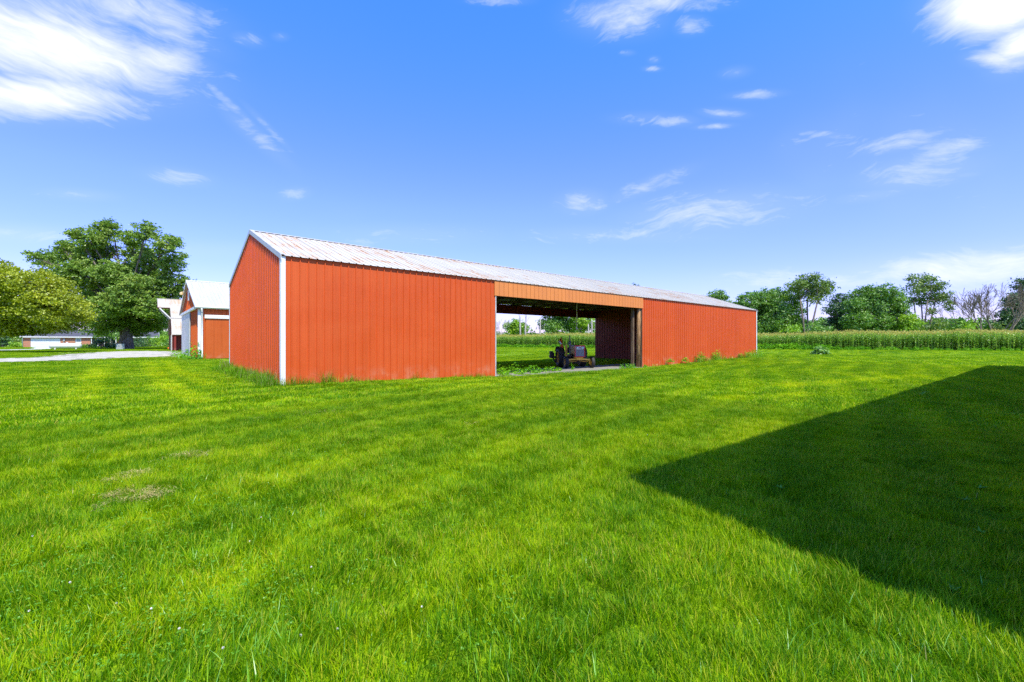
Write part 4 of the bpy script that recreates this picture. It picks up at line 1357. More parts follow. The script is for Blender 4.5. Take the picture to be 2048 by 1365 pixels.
hedge_tree('hedgerow_tree', 'rounded green tree directly beside the right end of the red shed', 1540, 112,
           [(1498, 603, 20), (1528, 600, 24), (1560, 592, 20), (1582, 600, 15), (1545, 622, 30), (1590, 620, 18), (1510, 632, 30), (1480, 625, 26), (1585, 645, 24), (1545, 650, 26), (1500, 655, 22)], M['leaf_green'], .30)
hedge_tree('tall_open_tree', 'tall tree with flat spreading crown and bare forked trunks right of the shed', 1614, 108,
           [(1592, 572, 17), (1610, 562, 14), (1632, 562, 15), (1652, 572, 14), (1615, 582, 20), (1640, 584, 16), (1598, 590, 12), (1660, 580, 8), (1632, 600, 12)], M['leaf_olive'], .24, stems=3, fork=.75, dens=2.4, flat=.8, clump=1.0, gap=.12)
hedge_tree('dark_slim_tree', 'dark slim bushy tree between the forked tree and the big round tree', 1675, 118,
           [(1678, 600, 14), (1690, 612, 12), (1668, 618, 15), (1680, 636, 18), (1662, 648, 14), (1690, 652, 16)], M['leaf_dark'], .22)
hedge_tree('broad_hedgerow_tree', 'broadest dense green tree in the middle of the field-edge row', 1755, 110,
           [(1722, 592, 18), (1745, 585, 18), (1772, 586, 18), (1795, 598, 16), (1708, 612, 18), (1740, 612, 28), (1780, 615, 26), (1806, 622, 14), (1712, 640, 24), (1750, 645, 30), (1790, 645, 26), (1815, 640, 14)], M['leaf_green'], .36)
hedge_tree('small_bright_tree', 'small bright green tree at the foot of the tall many-stemmed tree', 1822, 106,
           [(1818, 638, 12), (1828, 648, 14), (1812, 655, 14), (1836, 658, 10)], M['leaf_bright'], .14)
hedge_tree('many_stemmed_tree', 'tall airy tree on several thin stems left of the dead tree', 1845, 114,
           [(1822, 556, 9), (1845, 558, 13), (1862, 560, 9), (1830, 578, 15), (1855, 580, 16), (1880, 574, 12), (1890, 592, 12), (1872, 600, 14), (1845, 602, 13), (1822, 602, 10), (1902, 606, 8), (1896, 618, 7), (1866, 620, 9)], M['leaf_olive'], .2, stems=4, fork=.8, dens=2.4, flat=.8, clump=1.0, gap=.12)
hedge_tree('dark_edge_tree', 'dark dense tree at the right edge of the picture', 2042, 104,
           [(2042, 570, 14), (2056, 590, 20), (2028, 600, 16), (2040, 620, 24), (2016, 630, 15), (2060, 630, 26), (2010, 650, 14), (2036, 648, 22), (2085, 600, 30), (2085, 640, 30)], M['leaf_dark'], .34)
hedge_tree('tree_behind_roof', 'tree whose top shows above the right part of the shed roof', 1430, 125,
           [(1434, 592, 15), (1446, 602, 12), (1420, 604, 14), (1404, 600, 8), (1432, 622, 22), (1455, 612, 10), (1410, 630, 20)], M['leaf_green'], .26)
hedge_tree('poking_treetop', 'treetop just poking over the shed ridge above the open bay', 1270, 130,
           [(1270, 574, 5), (1268, 592, 10), (1275, 612, 14), (1262, 622, 12)], M['leaf_dark'], .2, dens=1.3)
for i, (px, py, r, lab) in enumerate(((1868, 650, 15, 'olive shrub under the tall many-stemmed tree at the field edge'), (1900, 650, 12, 'low olive shrub midway between many-stemmed tree and dead tree'),
                                      (1930, 652, 13, 'low shrub just left of the dead tree'), (1998, 652, 12, 'low shrub at the foot of the dead tree'), (1632, 655, 12, 'low shrub under the forked open tree'), (1584, 655, 10, 'low bright shrub by the rounded tree'), (1650, 658, 9, 'small shrub below the dark slim tree'))):
    tree('field_shrub', lab, 'shrub', base_at(px, 100), [(px, py, r), (px - r * .8, py + 6, r * .8), (px + r * .8, py + 5, r * .8)], 100, M[('leaf_olive', 'leaf_green', 'leaf_bright')[i % 3 if i < 4 else (i % 2) + 1]], M['bark'], .08,
         group='shrubs along the field edge', leaf=.45, clump=.9, dens=1.5, leaves_per=18)

# trees seen through the open bay
hedge_tree('round_bush_tree', 'round green tree seen through the open bay left of the tractor', 1032, 130,
           [(1032, 652, 15), (1020, 656, 11), (1045, 657, 11), (1032, 664, 16)], M['leaf_bright'], .2, leaf=.55)
hedge_tree('leafy_tree', 'large light green tree seen through the open bay behind the tractor', 1128, 126,
           [(1088, 648, 13), (1104, 636, 15), (1122, 640, 18), (1110, 655, 18), (1128, 620, 20), (1142, 652, 18), (1100, 615, 18)], M['leaf_green'], .3)
hedge_tree('yellowish_tree', 'yellowish green tree seen through the open bay beside the inner partition', 1160, 122,
           [(1152, 644, 16), (1170, 640, 16), (1182, 652, 12), (1162, 656, 16), (1160, 620, 20), (1180, 625, 15)], M['leaf_bright'], .28)


def bare_tree(name, label, base, builder, mat, group=None):
    R = thing(name, label, 'dead tree', base, 0, group)
    t, br = MB(), MB()
    builder(t, br)
    t.build('trunk', mat, R)
    br.build('branches', mat, R)
    return R


def dead_big(t, br):
    for k in range(8):
        a = 2 * math.pi * k / 8
        lean = 0.3 + .75 * float(rng.random())
        d = Vector((math.cos(a) * lean, math.sin(a) * lean, 1.0)).normalized()
        e = Vector((math.cos(a) * .3, math.sin(a) * .3, -.3))
        m_ = e + d * 2.6
        t.tube([e, e + d * 1.2, m_], [.26, .20, .17], 8)
        branchy(br, m_, d, 4.9, .18, 4, .34, (3, 4), .14, .030)


bare_tree('dead_tree', 'leafless dead tree with fanning grey branches near the right edge', base_at(1988, 98), dead_big, M['deadbark'])
for (px, ytop, lab, D, k) in ((1041, 627, 'bare pale trunk, left of the two rising from the round tree', 122, 1), (1050, 624, 'bare pale trunk, right of the two rising from the round tree', 122, 1),
                              (1080, 640, 'pale bare trunk in front of the light green tree in the bay', 119, 1), (1178, 650, 'shorter pale dead stem next to the inner partition', 116, 0), (1184, 640, 'leaning pale dead stem touching the inner partition edge', 116, 0)):
    h = (CY - ytop) * D / F_PX + CAM_H
    def snag(t, br, h=h, k=k):
        w = float(rng.normal(0, .35))
        t.tube([(0, 0, -.3), (w * .4, 0, h * .5), (w, 0, h * .85), (w * 1.1, 0, h)], [.30, .24, .16, .05], 8)
        for i in range(3 + 2 * k):
            z = h * (.55 + .1 * i)
            if z < h:
                branchy(br, (w * z / h, 0, z), (float(rng.normal(0, .7)), float(rng.normal(0, .7)), .8), h * .16, .05, 1, .5, (1, 2), .1, .02)
    bare_tree('snag_tree', lab, base_at(px, D), snag, M['palebark'], 'dead trunks seen through the bay')
def twiggy(t, br):
    t.tube([(0, 0, -.3), (0, 0, 2.5)], [.2, .16], 8)
    for k in range(6):
        a = k * 1.05
        branchy(br, (0, 0, 2.3), (math.cos(a) * .6, math.sin(a) * .6, 1), 2.6, .11, 3, .4, (2, 3), .2, .02)
bare_tree('bare_twiggy_tree', 'leafless twiggy tree at the left jamb of the open bay', base_at(1000, 124), twiggy, M['palebark'])

# greenery round the house
tree('spruce_tree', 'dark bluish spruce at the far left edge', 'tree', base_at(6, 120), [(6, 692, 12), (5, 680, 11), (4, 668, 10), (3, 656, 8), (2, 646, 5), (-14, 690, 12)], 120, M['leaf_dark'], M['bark'], .25, leaf=.5, clump=.8, dens=2.0, depth=.2, flat=.4)
tree('dark_bush', 'dark rounded bush in front of the house porch', 'bush', ground(202, 697.8), [(190, 689, 8), (204, 687, 9), (216, 690, 7), (200, 682, 6), (212, 682, 6)], 96, M['leaf_dark'], M['bark'], .1, leaf=.3, clump=.6, dens=3.2, depth=.5)
tree('leaning_tree', 'light green tree between the house porch and the big trunk', 'tree', base_at(225, 112), [(205, 668, 12), (222, 665, 14), (195, 675, 8), (238, 672, 10), (215, 676, 10)], 112, M['leaf_green'], M['bark'], .16, leaf=.42, clump=.8, dens=2.0)
for (px, py, r, D, m, lab) in ((228, 692, 5, 100, 'leaf_olive', 'small bush left of the storage box'), (168, 693, 4.5, 108, 'leaf_bright', 'low bush below the house wall right of its door'), (182, 693, 4, 108, 'leaf_green', 'low green bush at the porch corner'),
                               (276, 684, 13, 118, 'leaf_dark', 'dark bush immediately right of the big trunk'), (300, 682, 13, 125, 'leaf_green', 'mid green bush behind the gravel drive'), (325, 678, 13, 120, 'leaf_bright', 'light green rounded bush left of the hay hood barn'),
                               (312, 668, 12, 150, 'leaf_green', 'taller green bush behind the lighter ones'), (30, 690, 7, 110, 'leaf_bright', 'bright weedy bush left of the house'), (38, 680, 6, 125, 'leaf_olive', 'olive bush at the left house corner'), (336, 684, 8, 118, 'leaf_green', 'small bush touching the hay hood barn')):
    tree('yard_bush', lab, 'bush', base_at(px, D), [(px, py, r), (px - r * .7, py + r * .35, r * .7), (px + r * .7, py + r * .3, r * .75)], D, M[m], M['bark'], .08, 'bushes round the yard', leaf=.36, clump=.7, dens=2.4, leaves_per=18)
tree('background_tree', 'blue-green tree showing under the big tree crown', 'tree', base_at(262, 150), [(245, 655, 16), (270, 650, 18), (295, 655, 16), (318, 650, 14), (255, 668, 14), (285, 668, 16)], 150, M['leaf_dark'], M['bark'], .3, leaf=.6, clump=1.2, dens=1.1)


def woods():
    """far-off woods on the horizon, one mass"""
    Vs, Qs, Ts, k = [], [], [], 0
    for (x0, x1, top, D) in ((-60, 440, 662, 330), (960, 1230, 664, 330), (1400, 2120, 640, 300)):
        lob = []
        for px in np.arange(x0, x1, 9.0):
            r = rng.uniform(9, 15)
            py = top + rng.uniform(0, 12) + r * .7
            c = ray(px, py, D + rng.uniform(-8, 8))
            s = D / F_PX
            lob.append(((c.x, c.y, c.z), (r * s, r * s, r * s)))
            lob.append(((c.x, c.y, 2.5), (r * s, r * s, 3.5)))
        V, Q, t, _ = foliage(lob, .28, 1.7, 2.6, .8, leaves_per=14)
        Vs.append(V); Qs.append(Q + k); Ts.append(t); k += len(V)
    tag(link('distant_woods', np_mesh('distant_woods', np.concatenate(Vs), [np.concatenate(Qs)], M['leaf_green'], tint=np.concatenate(Ts))),
        'distant green woods along the horizon', 'woods', kind='stuff')


woods()


# ------------------------------------------------------------------ corn field
CE0, CDIR = np.array([94.5, 0.0]), np.array([-31.1, 77.4]) / np.hypot(31.1, 77.4)
CN = np.array([CDIR[1], -CDIR[0]])


def corn_plant(k):
    g = np.random.default_rng(100 + k)
    H = 2.55 + g.uniform(-.15, .2)
    parts, fl, ti, mi, base = [], [[], []], [[], []], [], 0
    n = 13
    z = np.linspace(.25, H - .25, n) + g.normal(0, .04, n)
    az = (np.arange(n) % 2) * math.pi + g.normal(0, .5, n) + g.uniform(0, 6.28)
    root = np.stack([g.normal(0, .01, n), g.normal(0, .01, n), z], 1)
    L = np.interp(z / H, [0, .5, 1], [.75, 1.05, .65]) * g.uniform(.85, 1.15, n)
    V, F, ids = ribbons(root, az, L, np.full(n, .86), np.full(n, .135), np.full(n, math.pi / 2), 4, droop=0.62)
    # drooping needs some lift near the stalk
    parts.append(V); q, t = F
    fl[0].append(q); fl[1].append(t)
    tint = g.random(n) * .8 + .1
    ti[0].append(tint[ids[:len(q)]]); ti[1].append(tint[ids[len(q):]])
    mq, mt = [np.zeros(len(q), int)], [np.zeros(len(t), int)]
    base += len(V)
    # stalk
    c = np.array([(math.cos(a), math.sin(a), 0) for a in np.linspace(0, 2 * math.pi, 5)[:-1]]) * .022
    V = np.concatenate([c, c * .6 + [0, 0, H]])
    Q = np.array([(i, (i + 1) % 4, 4 + (i + 1) % 4, 4 + i) for i in range(4)]) + base
    parts.append(V); fl[0].append(Q); ti[0].append(np.full(4, .5)); mq.append(np.zeros(4, int)); base += len(V)
    # tassel
    n = 9
    root = np.tile([0, 0, H - .02], (n, 1)) + np.stack([np.zeros(n), np.zeros(n), g.uniform(0, .12, n)], 1)
    V, F, ids = ribbons(root, g.uniform(0, 6.28, n), g.uniform(.28, .42, n), np.r_[.05, g.uniform(.3, .75, n - 1)], np.full(n, .04), np.full(n, math.pi / 2), 2, droop=.1)
    parts.append(V); q, t = F
    fl[0].append(q + base); fl[1].append(t + base)
    tint = g.random(n); ti[0].append(tint[ids[:len(q)]]); ti[1].append(tint[ids[len(q):]])
    mq.append(np.ones(len(q), int)); mt.append(np.ones(len(t), int))
    return np_mesh('corn_plant', np.concatenate(parts), [np.concatenate(fl[0]), np.concatenate(fl[1])], [M['corn'], M['tassel']],
                   np.concatenate(mq + mt), np.concatenate(ti[0] + ti[1]))


def corn():
    pts = []
    for r in range(26):
        step = .17 if r < 8 else .26
        s = np.arange(-30, 125, step)
        s = s + rng.normal(0, .09, len(s))
        q = CE0 + CDIR * s[:, None] + CN * (r * .76) + rng.normal(0, .13, (len(s), 2))
        pts.append(q)
    P = np.concatenate(pts)
    Z = gz(P[:, 0], P[:, 1])
    n = len(P)
    wav = 1 + .05 * np.sin(P[:, 1] * .13) + .03 * np.sin(P[:, 1] * .41)
    instancer('corn_field', np.c_[P, Z], rng.integers(0, 6, n), rng.uniform(0, 6.28, n), wav * rng.uniform(.81, 1.03, n), [corn_plant(k) for k in range(6)],
              'tall green corn with yellow tassels beyond the lawn', 'corn field')


corn()


def leafy_clump(name, n, R, H, leaf, seed, mat, stems=0):
    g = np.random.default_rng(seed)
    d = g.normal(size=(n, 3)); d /= np.linalg.norm(d, axis=1, keepdims=True); d[:, 2] = abs(d[:, 2])
    rad = g.random(n) ** .4
    P = d * rad[:, None] * np.array([R, R, H]) * (.85 + .3 * g.random((n, 1)))
    P[:, 2] += .02
    nr = d * .6 + g.normal(0, .5, (n, 3)) + [0, 0, .7]
    V, Q = leaves(P, nr, leaf * (.6 + .8 * g.random(n)), .65)
    return V, Q, g.random(n)


def weed_strip():
    var = []
    for k in range(4):
        V, Q, t = leafy_clump('w', 160, .6, .75, .2, 300 + k, None)
        var.append(np_mesh('weed_clump', V, [Q], M['weed'], tint=t))
    s = np.arange(-20, 115, .36)
    q = CE0 + CDIR * s[:, None] - CN * (0.75 + .9 * rng.random(len(s)))[:, None]
    # fewer and lower weeds on the right, a tall bank near the lone plant and in the bay
    h = np.interp(s, [-20, 12, 20, 26, 34, 40, 60, 115], [.55, .6, .75, 1.25, 1.3, .65, .85, 1.0]) * rng.uniform(.6, 1.25, len(s))
    keep = rng.random(len(s)) < np.interp(s, [-20, 20, 26], [.75, .9, 1.0])
    q, h = q[keep], h[keep]
    instancer('field_weeds', np.c_[q, gz(q[:, 0], q[:, 1])], rng.integers(0, 4, len(q)), rng.uniform(0, 6.28, len(q)), h, var, 'strip of bright green weeds along the foot of the corn', 'weeds')


weed_strip()


def lone_plant():
    p = ground(1641, 709.5)
    R = thing('burdock_plant', 'low clump of big dark leaves standing alone on the lawn near the corn', 'plant', p)
    V, Q, t = leafy_clump('b', 420, 1.0, .95, .30, 77, None)
    link('leaves', np_mesh('leaves', V, [Q], M['leaf_green'], tint=t), R)
    b = MB()
    for k in range(14):
        a = k * .9
        b.tube([(0, 0, -.05), (math.cos(a) * .3, math.sin(a) * .3, .4), (math.cos(a) * .6, math.sin(a) * .6, .65)], [.02, .015, .01], 5)
    b.build('stems', M['weed'], R)


lone_plant()


# ------------------------------------------------------------------ mown lawn
def grass_tile(k, size, n, hmin, hmax, wid, segs, lean=.75, clumpy=1.0):
    g = np.random.default_rng(500 + k)
    root = np.c_[g.uniform(-size / 2, size / 2, (n, 2)), np.zeros(n)]
    az = g.uniform(0, 2 * math.pi, n)
    # tussocks: height and lean vary in patches within the tile
    bx, bh = g.uniform(-size / 2, size / 2, (int(26 * clumpy), 2)), g.normal(0, 1, int(26 * clumpy))
    ba = g.normal(0, 1, (int(26 * clumpy), 2))
    d2 = ((root[:, None, :2] - bx[None]) ** 2).sum(-1)
    wgt = np.exp(-d2 / (2 * (size * .07) ** 2))
    fld = np.tanh((wgt * bh).sum(1))
    vec = wgt @ ba
    az = np.where(np.hypot(vec[:, 0], vec[:, 1]) > .5, np.arctan2(vec[:, 1], vec[:, 0]) + g.normal(0, .9, n), az)
    L = g.uniform(hmin, hmax, n) * (1 + .42 * fld)
    V, F, ids = ribbons(root, az, L, g.uniform(.05, lean, n) ** .8, wid * g.uniform(.6, 1.3, n), g.uniform(.8, 2.3, n), segs, droop=0.08)
    t = g.random(n)
    return np_mesh('grass_tile', V, F, M['grass'], tint=t[ids])


HOLES = [np.array(DRIVE), np.array(DRIVE2), np.array(FLOOR), np.array(FLOOR2)]
BOXES = [(4.6, 48.8, 25.6, 65.7), (5.2, 91.2, 21.2, 102), (-22, 172.9, 6, 183)]


def blocked(P, soft=0.0):
    q = P + rng.normal(0, soft, P.shape) if soft else P
    r = np.zeros(len(P), bool)
    for h in HOLES:
        r |= in_poly(q, h)
    for (a, b, c, d) in BOXES:
        r |= (P[:, 0] > a) & (P[:, 0] < c) & (P[:, 1] > b) & (P[:, 1] < d)
    r |= ((P - CE0) @ CN) > -.3
    return r


def lawn_grass():
    def grid(step, rmin, rmax, ang):
        a = np.arange(-rmax, rmax, step)
        X, Y = np.meshgrid(a, a, indexing='ij')
        P = np.stack([X.ravel(), Y.ravel()], 1) + step / 2
        D = P @ np.array([SN, CS]); W = P @ np.array([CS, -SN])
        dist = np.maximum(np.abs(P[:, 0]), np.abs(P[:, 1]))
        return P[(D > -1.5) & (np.abs(W) < (np.maximum(D, 0) * 1.32 + 2.2 + step)) & (dist < rmax) & (dist >= rmin)]
    # near: fine blades; middle: wider ones; far: coarse tufts
    P1 = grid(.8, 0, 12.0, 0)
    P1 = P1[~blocked(P1)]
    P2 = grid(2.0, 12.0, 42.0, 0)
    P3 = grid(6.0, 42.0, 192.0, 0)
    corners = [np.array([dx, dy]) for dx in (-3, 0, 3) for dy in (-3, 0, 3)]
    hit = np.zeros(len(P3), bool); allhit = np.ones(len(P3), bool)
    for c in corners:
        b = blocked(P3 + c); hit |= b; allhit &= b
    fine = P3[hit & ~allhit]
    P3 = P3[~hit]
    sub = [np.array([dx, dy]) for dx in (-2, 0, 2) for dy in (-2, 0, 2)]
    P2b = np.concatenate([fine + c for c in sub])
    P2 = np.concatenate([P2, P2b])
    b2 = blocked(P2, .3)
    # tiles that straddle an edge are replaced with small ones
    edge = np.zeros(len(P2), bool)
    for dx in (-1, 1):
        for dy in (-1, 1):
            edge |= blocked(P2 + np.array([dx, dy])) != b2
    E = np.concatenate([P2[edge] + np.array([dx, dy]) for dx in (-.6, 0, .6) for dy in (-.6, 0, .6)])
    E = E[~blocked(E, .35)]
    P2 = P2[~b2 & ~edge]
    near = [grass_tile(k, .86, 5200, .042, .112, .0054, 2) for k in range(6)]
    mid = [grass_tile(10 + k, 2.1, 4300, .04, .10, .016, 2) for k in range(5)]
    small = [grass_tile(20 + k, .75, 420, .04, .10, .018, 2) for k in range(3)]
    far = [grass_tile(30 + k, 6.3, 5200, .04, .10, .05, 1) for k in range(4)]
    def go(name, P, var, label, s=(.88, 1.14)):
        n = len(P)
        rot = rng.integers(0, 4, n) * (math.pi / 2)
        instancer(name, np.c_[P, gz(P[:, 0], P[:, 1])], rng.integers(0, len(var), n), rot, rng.uniform(*s, n), var, label, 'grass')
        pass
    go('foreground_grass', P1, near, 'short mown green grass nearest the camera', (.98, 1.12))
    go('lawn_grass', P2, mid, 'mown green grass of the middle lawn')
    go('edge_grass', E, small, 'ragged grass along the gravel edges')
    go('far_grass', P3, far, 'bright mown grass of the far lawn')


lawn_grass()


# ------------------------------------------------------------------ longer grass, weeds and small plants
class Tufts:
    def __init__(self):
        self.V, self.q, self.t, self.tq, self.tt, self.mq, self.mt, self.k = [], [], [], [], [], [], [], 0

    def put(self, V, F, ids, tint, mat):
        q, t = F
        self.V.append(V)
        self.q.append(q + self.k); self.t.append(t + self.k)
        self.tq.append(tint[ids[:len(q)]]); self.tt.append(tint[ids[len(q):]])
        self.mq.append(np.full(len(q), mat)); self.mt.append(np.full(len(t), mat))
        self.k += len(V)

    def leafy(self, V, Q, t, mat):
        self.V.append(V); self.q.append(Q + self.k); self.tq.append(t); self.mq.append(np.full(len(Q), mat)); self.k += len(V)

    def blades(self, p, n, spread, h, w, mat, lean=.7, segs=3):
        p = np.array(p)
        root = p + np.c_[rng.normal(0, spread, (n, 2)), np.zeros(n)]
        root[:, 2] = gz(root[:, 0], root[:, 1])
        V, F, ids = ribbons(root, rng.uniform(0, 6.28, n), h * rng.uniform(.45, 1.15, n), rng.uniform(.1, lean, n), w * rng.uniform(.7, 1.3, n), rng.uniform(1.0, 2.2, n), segs, droop=.15)
        self.put(V, F, ids, rng.random(n), mat)

    def object(self, name, mats, label, cat):
        z = lambda l, d=0: np.concatenate(l) if l else np.zeros((0, d) if d else 0, int)
        me = np_mesh(name, np.concatenate(self.V), [z(self.q, 4), z(self.t, 3)], mats, np.concatenate([z(self.mq), z(self.mt)]), np.concatenate([z(self.tq), z(self.tt)]))
        return tag(link(name, me), label, cat, None, 'stuff')


def wall_weeds():
    mats = [M['tuft'], M['seed'], M['weed'], M['lime']]
    # gable end: rank grass with seed heads
    T = Tufts()
    for v in np.arange(BV - .1, BV + BW + .6, .2):
        p = (BU - .22 - abs(rng.normal(0, .12)), v, 0)
        k = .75 + .5 * math.sin(v * 2.1) * rng.random()
        T.blades(p, 80, .16, .60 * k + .1, .016, 0, .8)
        if rng.random() < .45:
            T.blades(p, 8, .16, 1.05 * k + .15, .007, 1, .45)
        if rng.random() < .5:
            T.blades((p[0] - .3, v, 0), 26, .16, .34, .012, 0, .9)
        if rng.random() < .3:
            V, Q, t = leafy_clump('a', 40, .22, .35, .09, int(rng.integers(1e6)), None)
            T.leafy(V + np.array([p[0] - .15, v, 0]), Q, t, 2)
    T.object('gable_weeds', mats, 'rank uncut grass and weeds along the shed gable wall', 'weeds')
    # front wall left of the bay: a few clumps
    T = Tufts()
    for (px, h, n) in ((575, .35, 40), (585, .45, 50), (600, .4, 60), (612, .38, 50), (625, .3, 40), (650, .62, 70), (658, .5, 60), (668, .4, 40), (690, .3, 50), (703, .46, 60), (716, .3, 40), (735, .25, 30), (748, .2, 20), (826, .32, 30), (832, .5, 14),
                       (912, .25, 40), (925, .28, 50), (940, .25, 50), (955, .3, 60), (965, .26, 50), (980, .2, 30)):
        u = u_on(px, BV - .12)
        T.blades((u, BV - .14, 0), n, .10, h * 1.2, .011, 0, .75)
        T.blades((u, BV - .1, 0), 4, .08, h * 1.9, .006, 1, .4)
    for u in np.arange(BU + .2, O0, .16):
        T.blades((u, BV - .07, 0), 7, .06, .16, .010, 0, .7)
    T.object('front_wall_weeds', mats, 'scattered grass clumps at the foot of the left front wall', 'weeds')
    # the open bay: broad-leaved weeds
    T = Tufts()
    for (px, py, r, h) in ((998, 750, .22, .55), (1005, 748, .25, .45), (1012, 749, .3, .5), (1020, 747, .3, .45), (1028, 748, .3, .6), (1034, 746, .22, .8), (1045, 747, .25, .4), (1052, 745, .3, .35), (1062, 746, .3, .5), (1070, 745, .3, .5), (1080, 745, .25, .3), (1092, 744, .3, .3), (1105, 744, .35, .35), (1118, 743, .25, .25),
                           (1145, 741, .12, .55), (1245, 738, .25, .3), (1256, 738, .3, .4), (1264, 737.5, .25, .35), (1290, 737, .2, .25), (1010, 752, .3, .25), (1040, 750, .35, .22), (1070, 748, .35, .2)):
        p = ground(px, py)
        V, Q, t = leafy_clump('a', int(60 * r / .25), r, h, .12, int(rng.integers(1e6)), None)
        T.leafy(V + np.array(p), Q, t, 2)
        T.blades(p, 16, r * .7, .22, .012, 3, .8)
    for u in np.arange(O0, O1, .2):
        if rng.random() < .75:
            T.blades((u, BV - .35 + rng.normal(0, .2), 0), 20, .15, .14, .012, 3, .8)
    T.object('bay_weeds', mats, 'bright leafy weeds across the front of the open bay', 'weeds')
    # right section
    T = Tufts()
    for (px, h, n, leafy) in ((1292, .25, 30, 0), (1310, .3, 30, 0), (1320, .25, 40, 0), (1338, .3, 30, 1), (1368, .35, 30, 1), (1378, .25, 30, 0), (1395, .75, 60, 1), (1402, .7, 50, 1), (1412, .55, 60, 0), (1420, .5, 50, 0), (1428, .85, 70, 1), (1434, .9, 70, 1), (1440, .7, 50, 0), (1452, .4, 40, 0), (1462, .4, 40, 0),
                              (1478, .5, 50, 1), (1490, .7, 60, 1), (1498, .8, 70, 1), (1506, .95, 70, 1), (1512, .9, 60, 1), (1518, .85, 40, 1)):
        u = u_on(px, BV - .25)
        T.blades((u, BV - .3, 0), n, .2, h * 1.1, .018, 0 if rng.random() < .5 else 3, .6)
        T.blades((u, BV - .25, 0), 6, .15, h * 1.5, .01, 1, .35)
        if leafy:
            V, Q, t = leafy_clump('a', 70, .3, h, .13, int(rng.integers(1e6)), None)
            T.leafy(V + np.array([u, BV - .35, 0]), Q, t, 2)
    T.object('right_wall_weeds', mats, 'tall weeds along the foot of the right shed wall', 'weeds')
    # corner of the barn behind
    T = Tufts()
    for (px, py, r, h) in ((372, 718, .5, .9), (382, 719.5, .7, 1.4), (390, 719.5, .6, 1.7), (396, 719.8, .4, 1.0), (362, 716, .5, .7), (350, 713, .5, .6), (425, 718.2, .3, .4), (445, 717.6, .3, .5), (437, 718, .3, .3)):
        p = ground(px, py)
        V, Q, t = leafy_clump('a', int(150 * r), r, h, .18, int(rng.integers(1e6)), None)
        T.leafy(V + np.array(p), Q, t, 2)
        T.blades(p, 30, r * .6, h * .6, .03, 3, .6)
    T.object('barn_corner_weeds', mats, 'tall leafy weeds at the corner of the barn with the white sliding door', 'weeds')


wall_weeds()


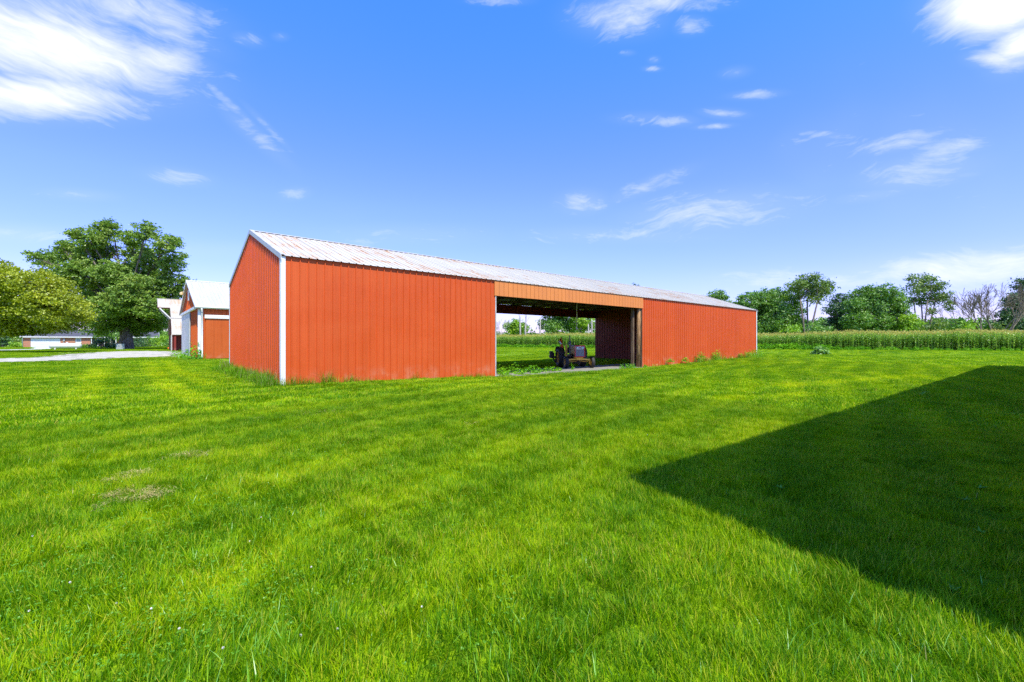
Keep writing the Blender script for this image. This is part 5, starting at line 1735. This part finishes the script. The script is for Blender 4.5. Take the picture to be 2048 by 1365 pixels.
def long_grass():
    T = Tufts()
    # clumps of longer, paler blades missed by the mower
    for (px, py, n, r, h) in ((475, 965, 60, .35, .14), (500, 930, 50, .4, .12), (455, 1000, 60, .3, .15), (430, 1120, 55, .16, .17), (400, 1160, 34, .12, .16), (520, 1060, 40, .2, .13), (540, 1330, 60, .16, .20), (500, 1350, 40, .14, .2), (590, 1300, 30, .14, .16),
                              (690, 1030, 40, .3, .12), (640, 1060, 40, .3, .11), (760, 1150, 40, .22, .12), (950, 1250, 46, .22, .14), (1060, 1180, 40, .25, .12), (1000, 1300, 40, .2, .15), (1100, 1290, 36, .2, .13), (880, 1080, 40, .35, .11), (300, 850, 60, .5, .14), (130, 930, 60, .4, .15), (90, 1010, 50, .35, .13), (250, 1250, 24, .15, .14),
                              (1330, 1150, 30, .2, .12), (1420, 1290, 40, .2, .13), (1640, 1300, 50, .2, .15), (1750, 1330, 40, .18, .14), (1870, 1330, 36, .16, .14), (700, 1330, 40, .18, .15), (820, 1340, 36, .16, .15), (160, 850, 50, .6, .14), (380, 1340, 20, .12, .12), (1180, 1340, 30, .15, .13)):
        p = ground(px, py)
        T.blades(p, n, r, h, .0062, int(rng.random() < .25), .75)
    for _ in range(330):
        px, py = rng.uniform(-50, 2090), rng.uniform(860, 1380)
        T.blades(ground(px, py), 5, .08, rng.uniform(.08, .13), .006, int(rng.random() < .5), .8)
    T.object('long_grass', [M['lime'], M['tuft']], 'longer lime green grass blades missed by the mower', 'grass')
    # dry clippings
    T = Tufts()
    for (px, py, n, sx) in ((262, 957, 300, .10), (242, 968, 220, .10), (245, 998, 300, .09), (275, 1003, 300, .09), (300, 1001, 90, .10), (378, 917, 200, .11), (345, 922, 80, .1), (405, 918, 60, .07), (650, 828, 90, .3), (630, 832, 60, .25), (545, 842, 70, .25), (936, 854, 60, .10), (50, 812, 70, .4)):
        p = ground(px, py)
        cl = rng.normal(0, sx * 1.3, (7, 2)) * [1.0, .55]
        pk = cl[rng.integers(0, 7, n)]
        root = np.array(p) + np.c_[pk + rng.normal(0, sx * .38, (n, 2)), rng.uniform(.01, .075, n)]
        V, F, ids = ribbons(root, rng.uniform(0, 6.28, n), rng.uniform(.04, .10, n), np.full(n, 1.1), np.full(n, .004), np.full(n, 1.57), 2, droop=.35)
        T.put(V, F, ids, rng.random(n), 0)
    T.object('dry_clippings', [M['straw']], 'matted patches of dry straw-coloured clippings on the lawn', 'clippings')
    # clover leaves and flowers
    T = Tufts()
    P = []
    for (px, py, n, r) in ((300, 1070, 900, .5), (180, 1240, 500, .35), (420, 1040, 700, .5), (90, 1150, 500, .4), (330, 960, 900, .7), (150, 1330, 300, .2), (480, 1210, 500, .35), (700, 940, 900, .9), (560, 890, 800, 1.0), (900, 1010, 600, .7), (30, 1260, 300, .25), (380, 1280, 260, .2), (240, 900, 800, .8), (1000, 1220, 220, .25), (620, 1180, 320, .3)):
        p = ground(px, py)
        q = np.array(p)[:2] + rng.normal(0, r, (int(n * .32), 2))
        P.append(q)
    P = np.concatenate(P)
    C = np.c_[P, gz(P[:, 0], P[:, 1]) + rng.uniform(.045, .082, len(P))]
    C3 = np.repeat(C, 3, 0)
    a = np.tile(np.array([0, 2.094, 4.189]), len(C)) + np.repeat(rng.uniform(0, 6.28, len(C)), 3)
    C3 = C3 + np.c_[np.cos(a), np.sin(a), 0 * a] * .007
    V, Q = leaves(C3, rng.normal(0, .28, C3.shape) + [0, 0, 1], np.full(len(C3), .0125), .85)
    T.leafy(V, Q, np.repeat(rng.random(len(C)), 3), 0)
    # dandelion and plantain rosettes in the shade
    for (px, py, s) in ((1905, 1195, .03), (1960, 985, .035), (1930, 1010, .03), (1560, 985, .03), (1960, 1075, .03), (1850, 930, .035)):
        p = np.array(ground(px, py))
        n = 11
        az = rng.uniform(0, 6.28, n)
        V, F, ids = ribbons(np.tile(p + [0, 0, .03], (n, 1)), az, rng.uniform(1.5, 2.6, n) * s, rng.uniform(.6, 1.0, n), np.full(n, s * .8), np.full(n, 1.57), 3, droop=.15)
        T.put(V, F, ids, rng.random(n), 0)
    T.object('clover', [M['clover']], 'patches of clover and broad-leaved plants in the lawn', 'clover')
    T = Tufts()
    for _ in range(14):
        px, py = (rng.uniform(0, 760), rng.uniform(830, 1365)) if rng.random() < .8 else (rng.uniform(760, 1300), rng.uniform(860, 1365))
        p = np.array(ground(px, py)) + [0, 0, rng.uniform(.06, .085)]
        n = 16
        d = rng.normal(size=(n, 3)); d /= np.linalg.norm(d, axis=1, keepdims=True)
        V, Q = leaves(p + d * .005, d, np.full(n, .009), .7)
        T.leafy(V, Q, rng.random(n), 0)
    T.object('clover_flowers', [M['flower']], 'tiny white clover flowers dotted in the left lawn', 'flowers')


long_grass()
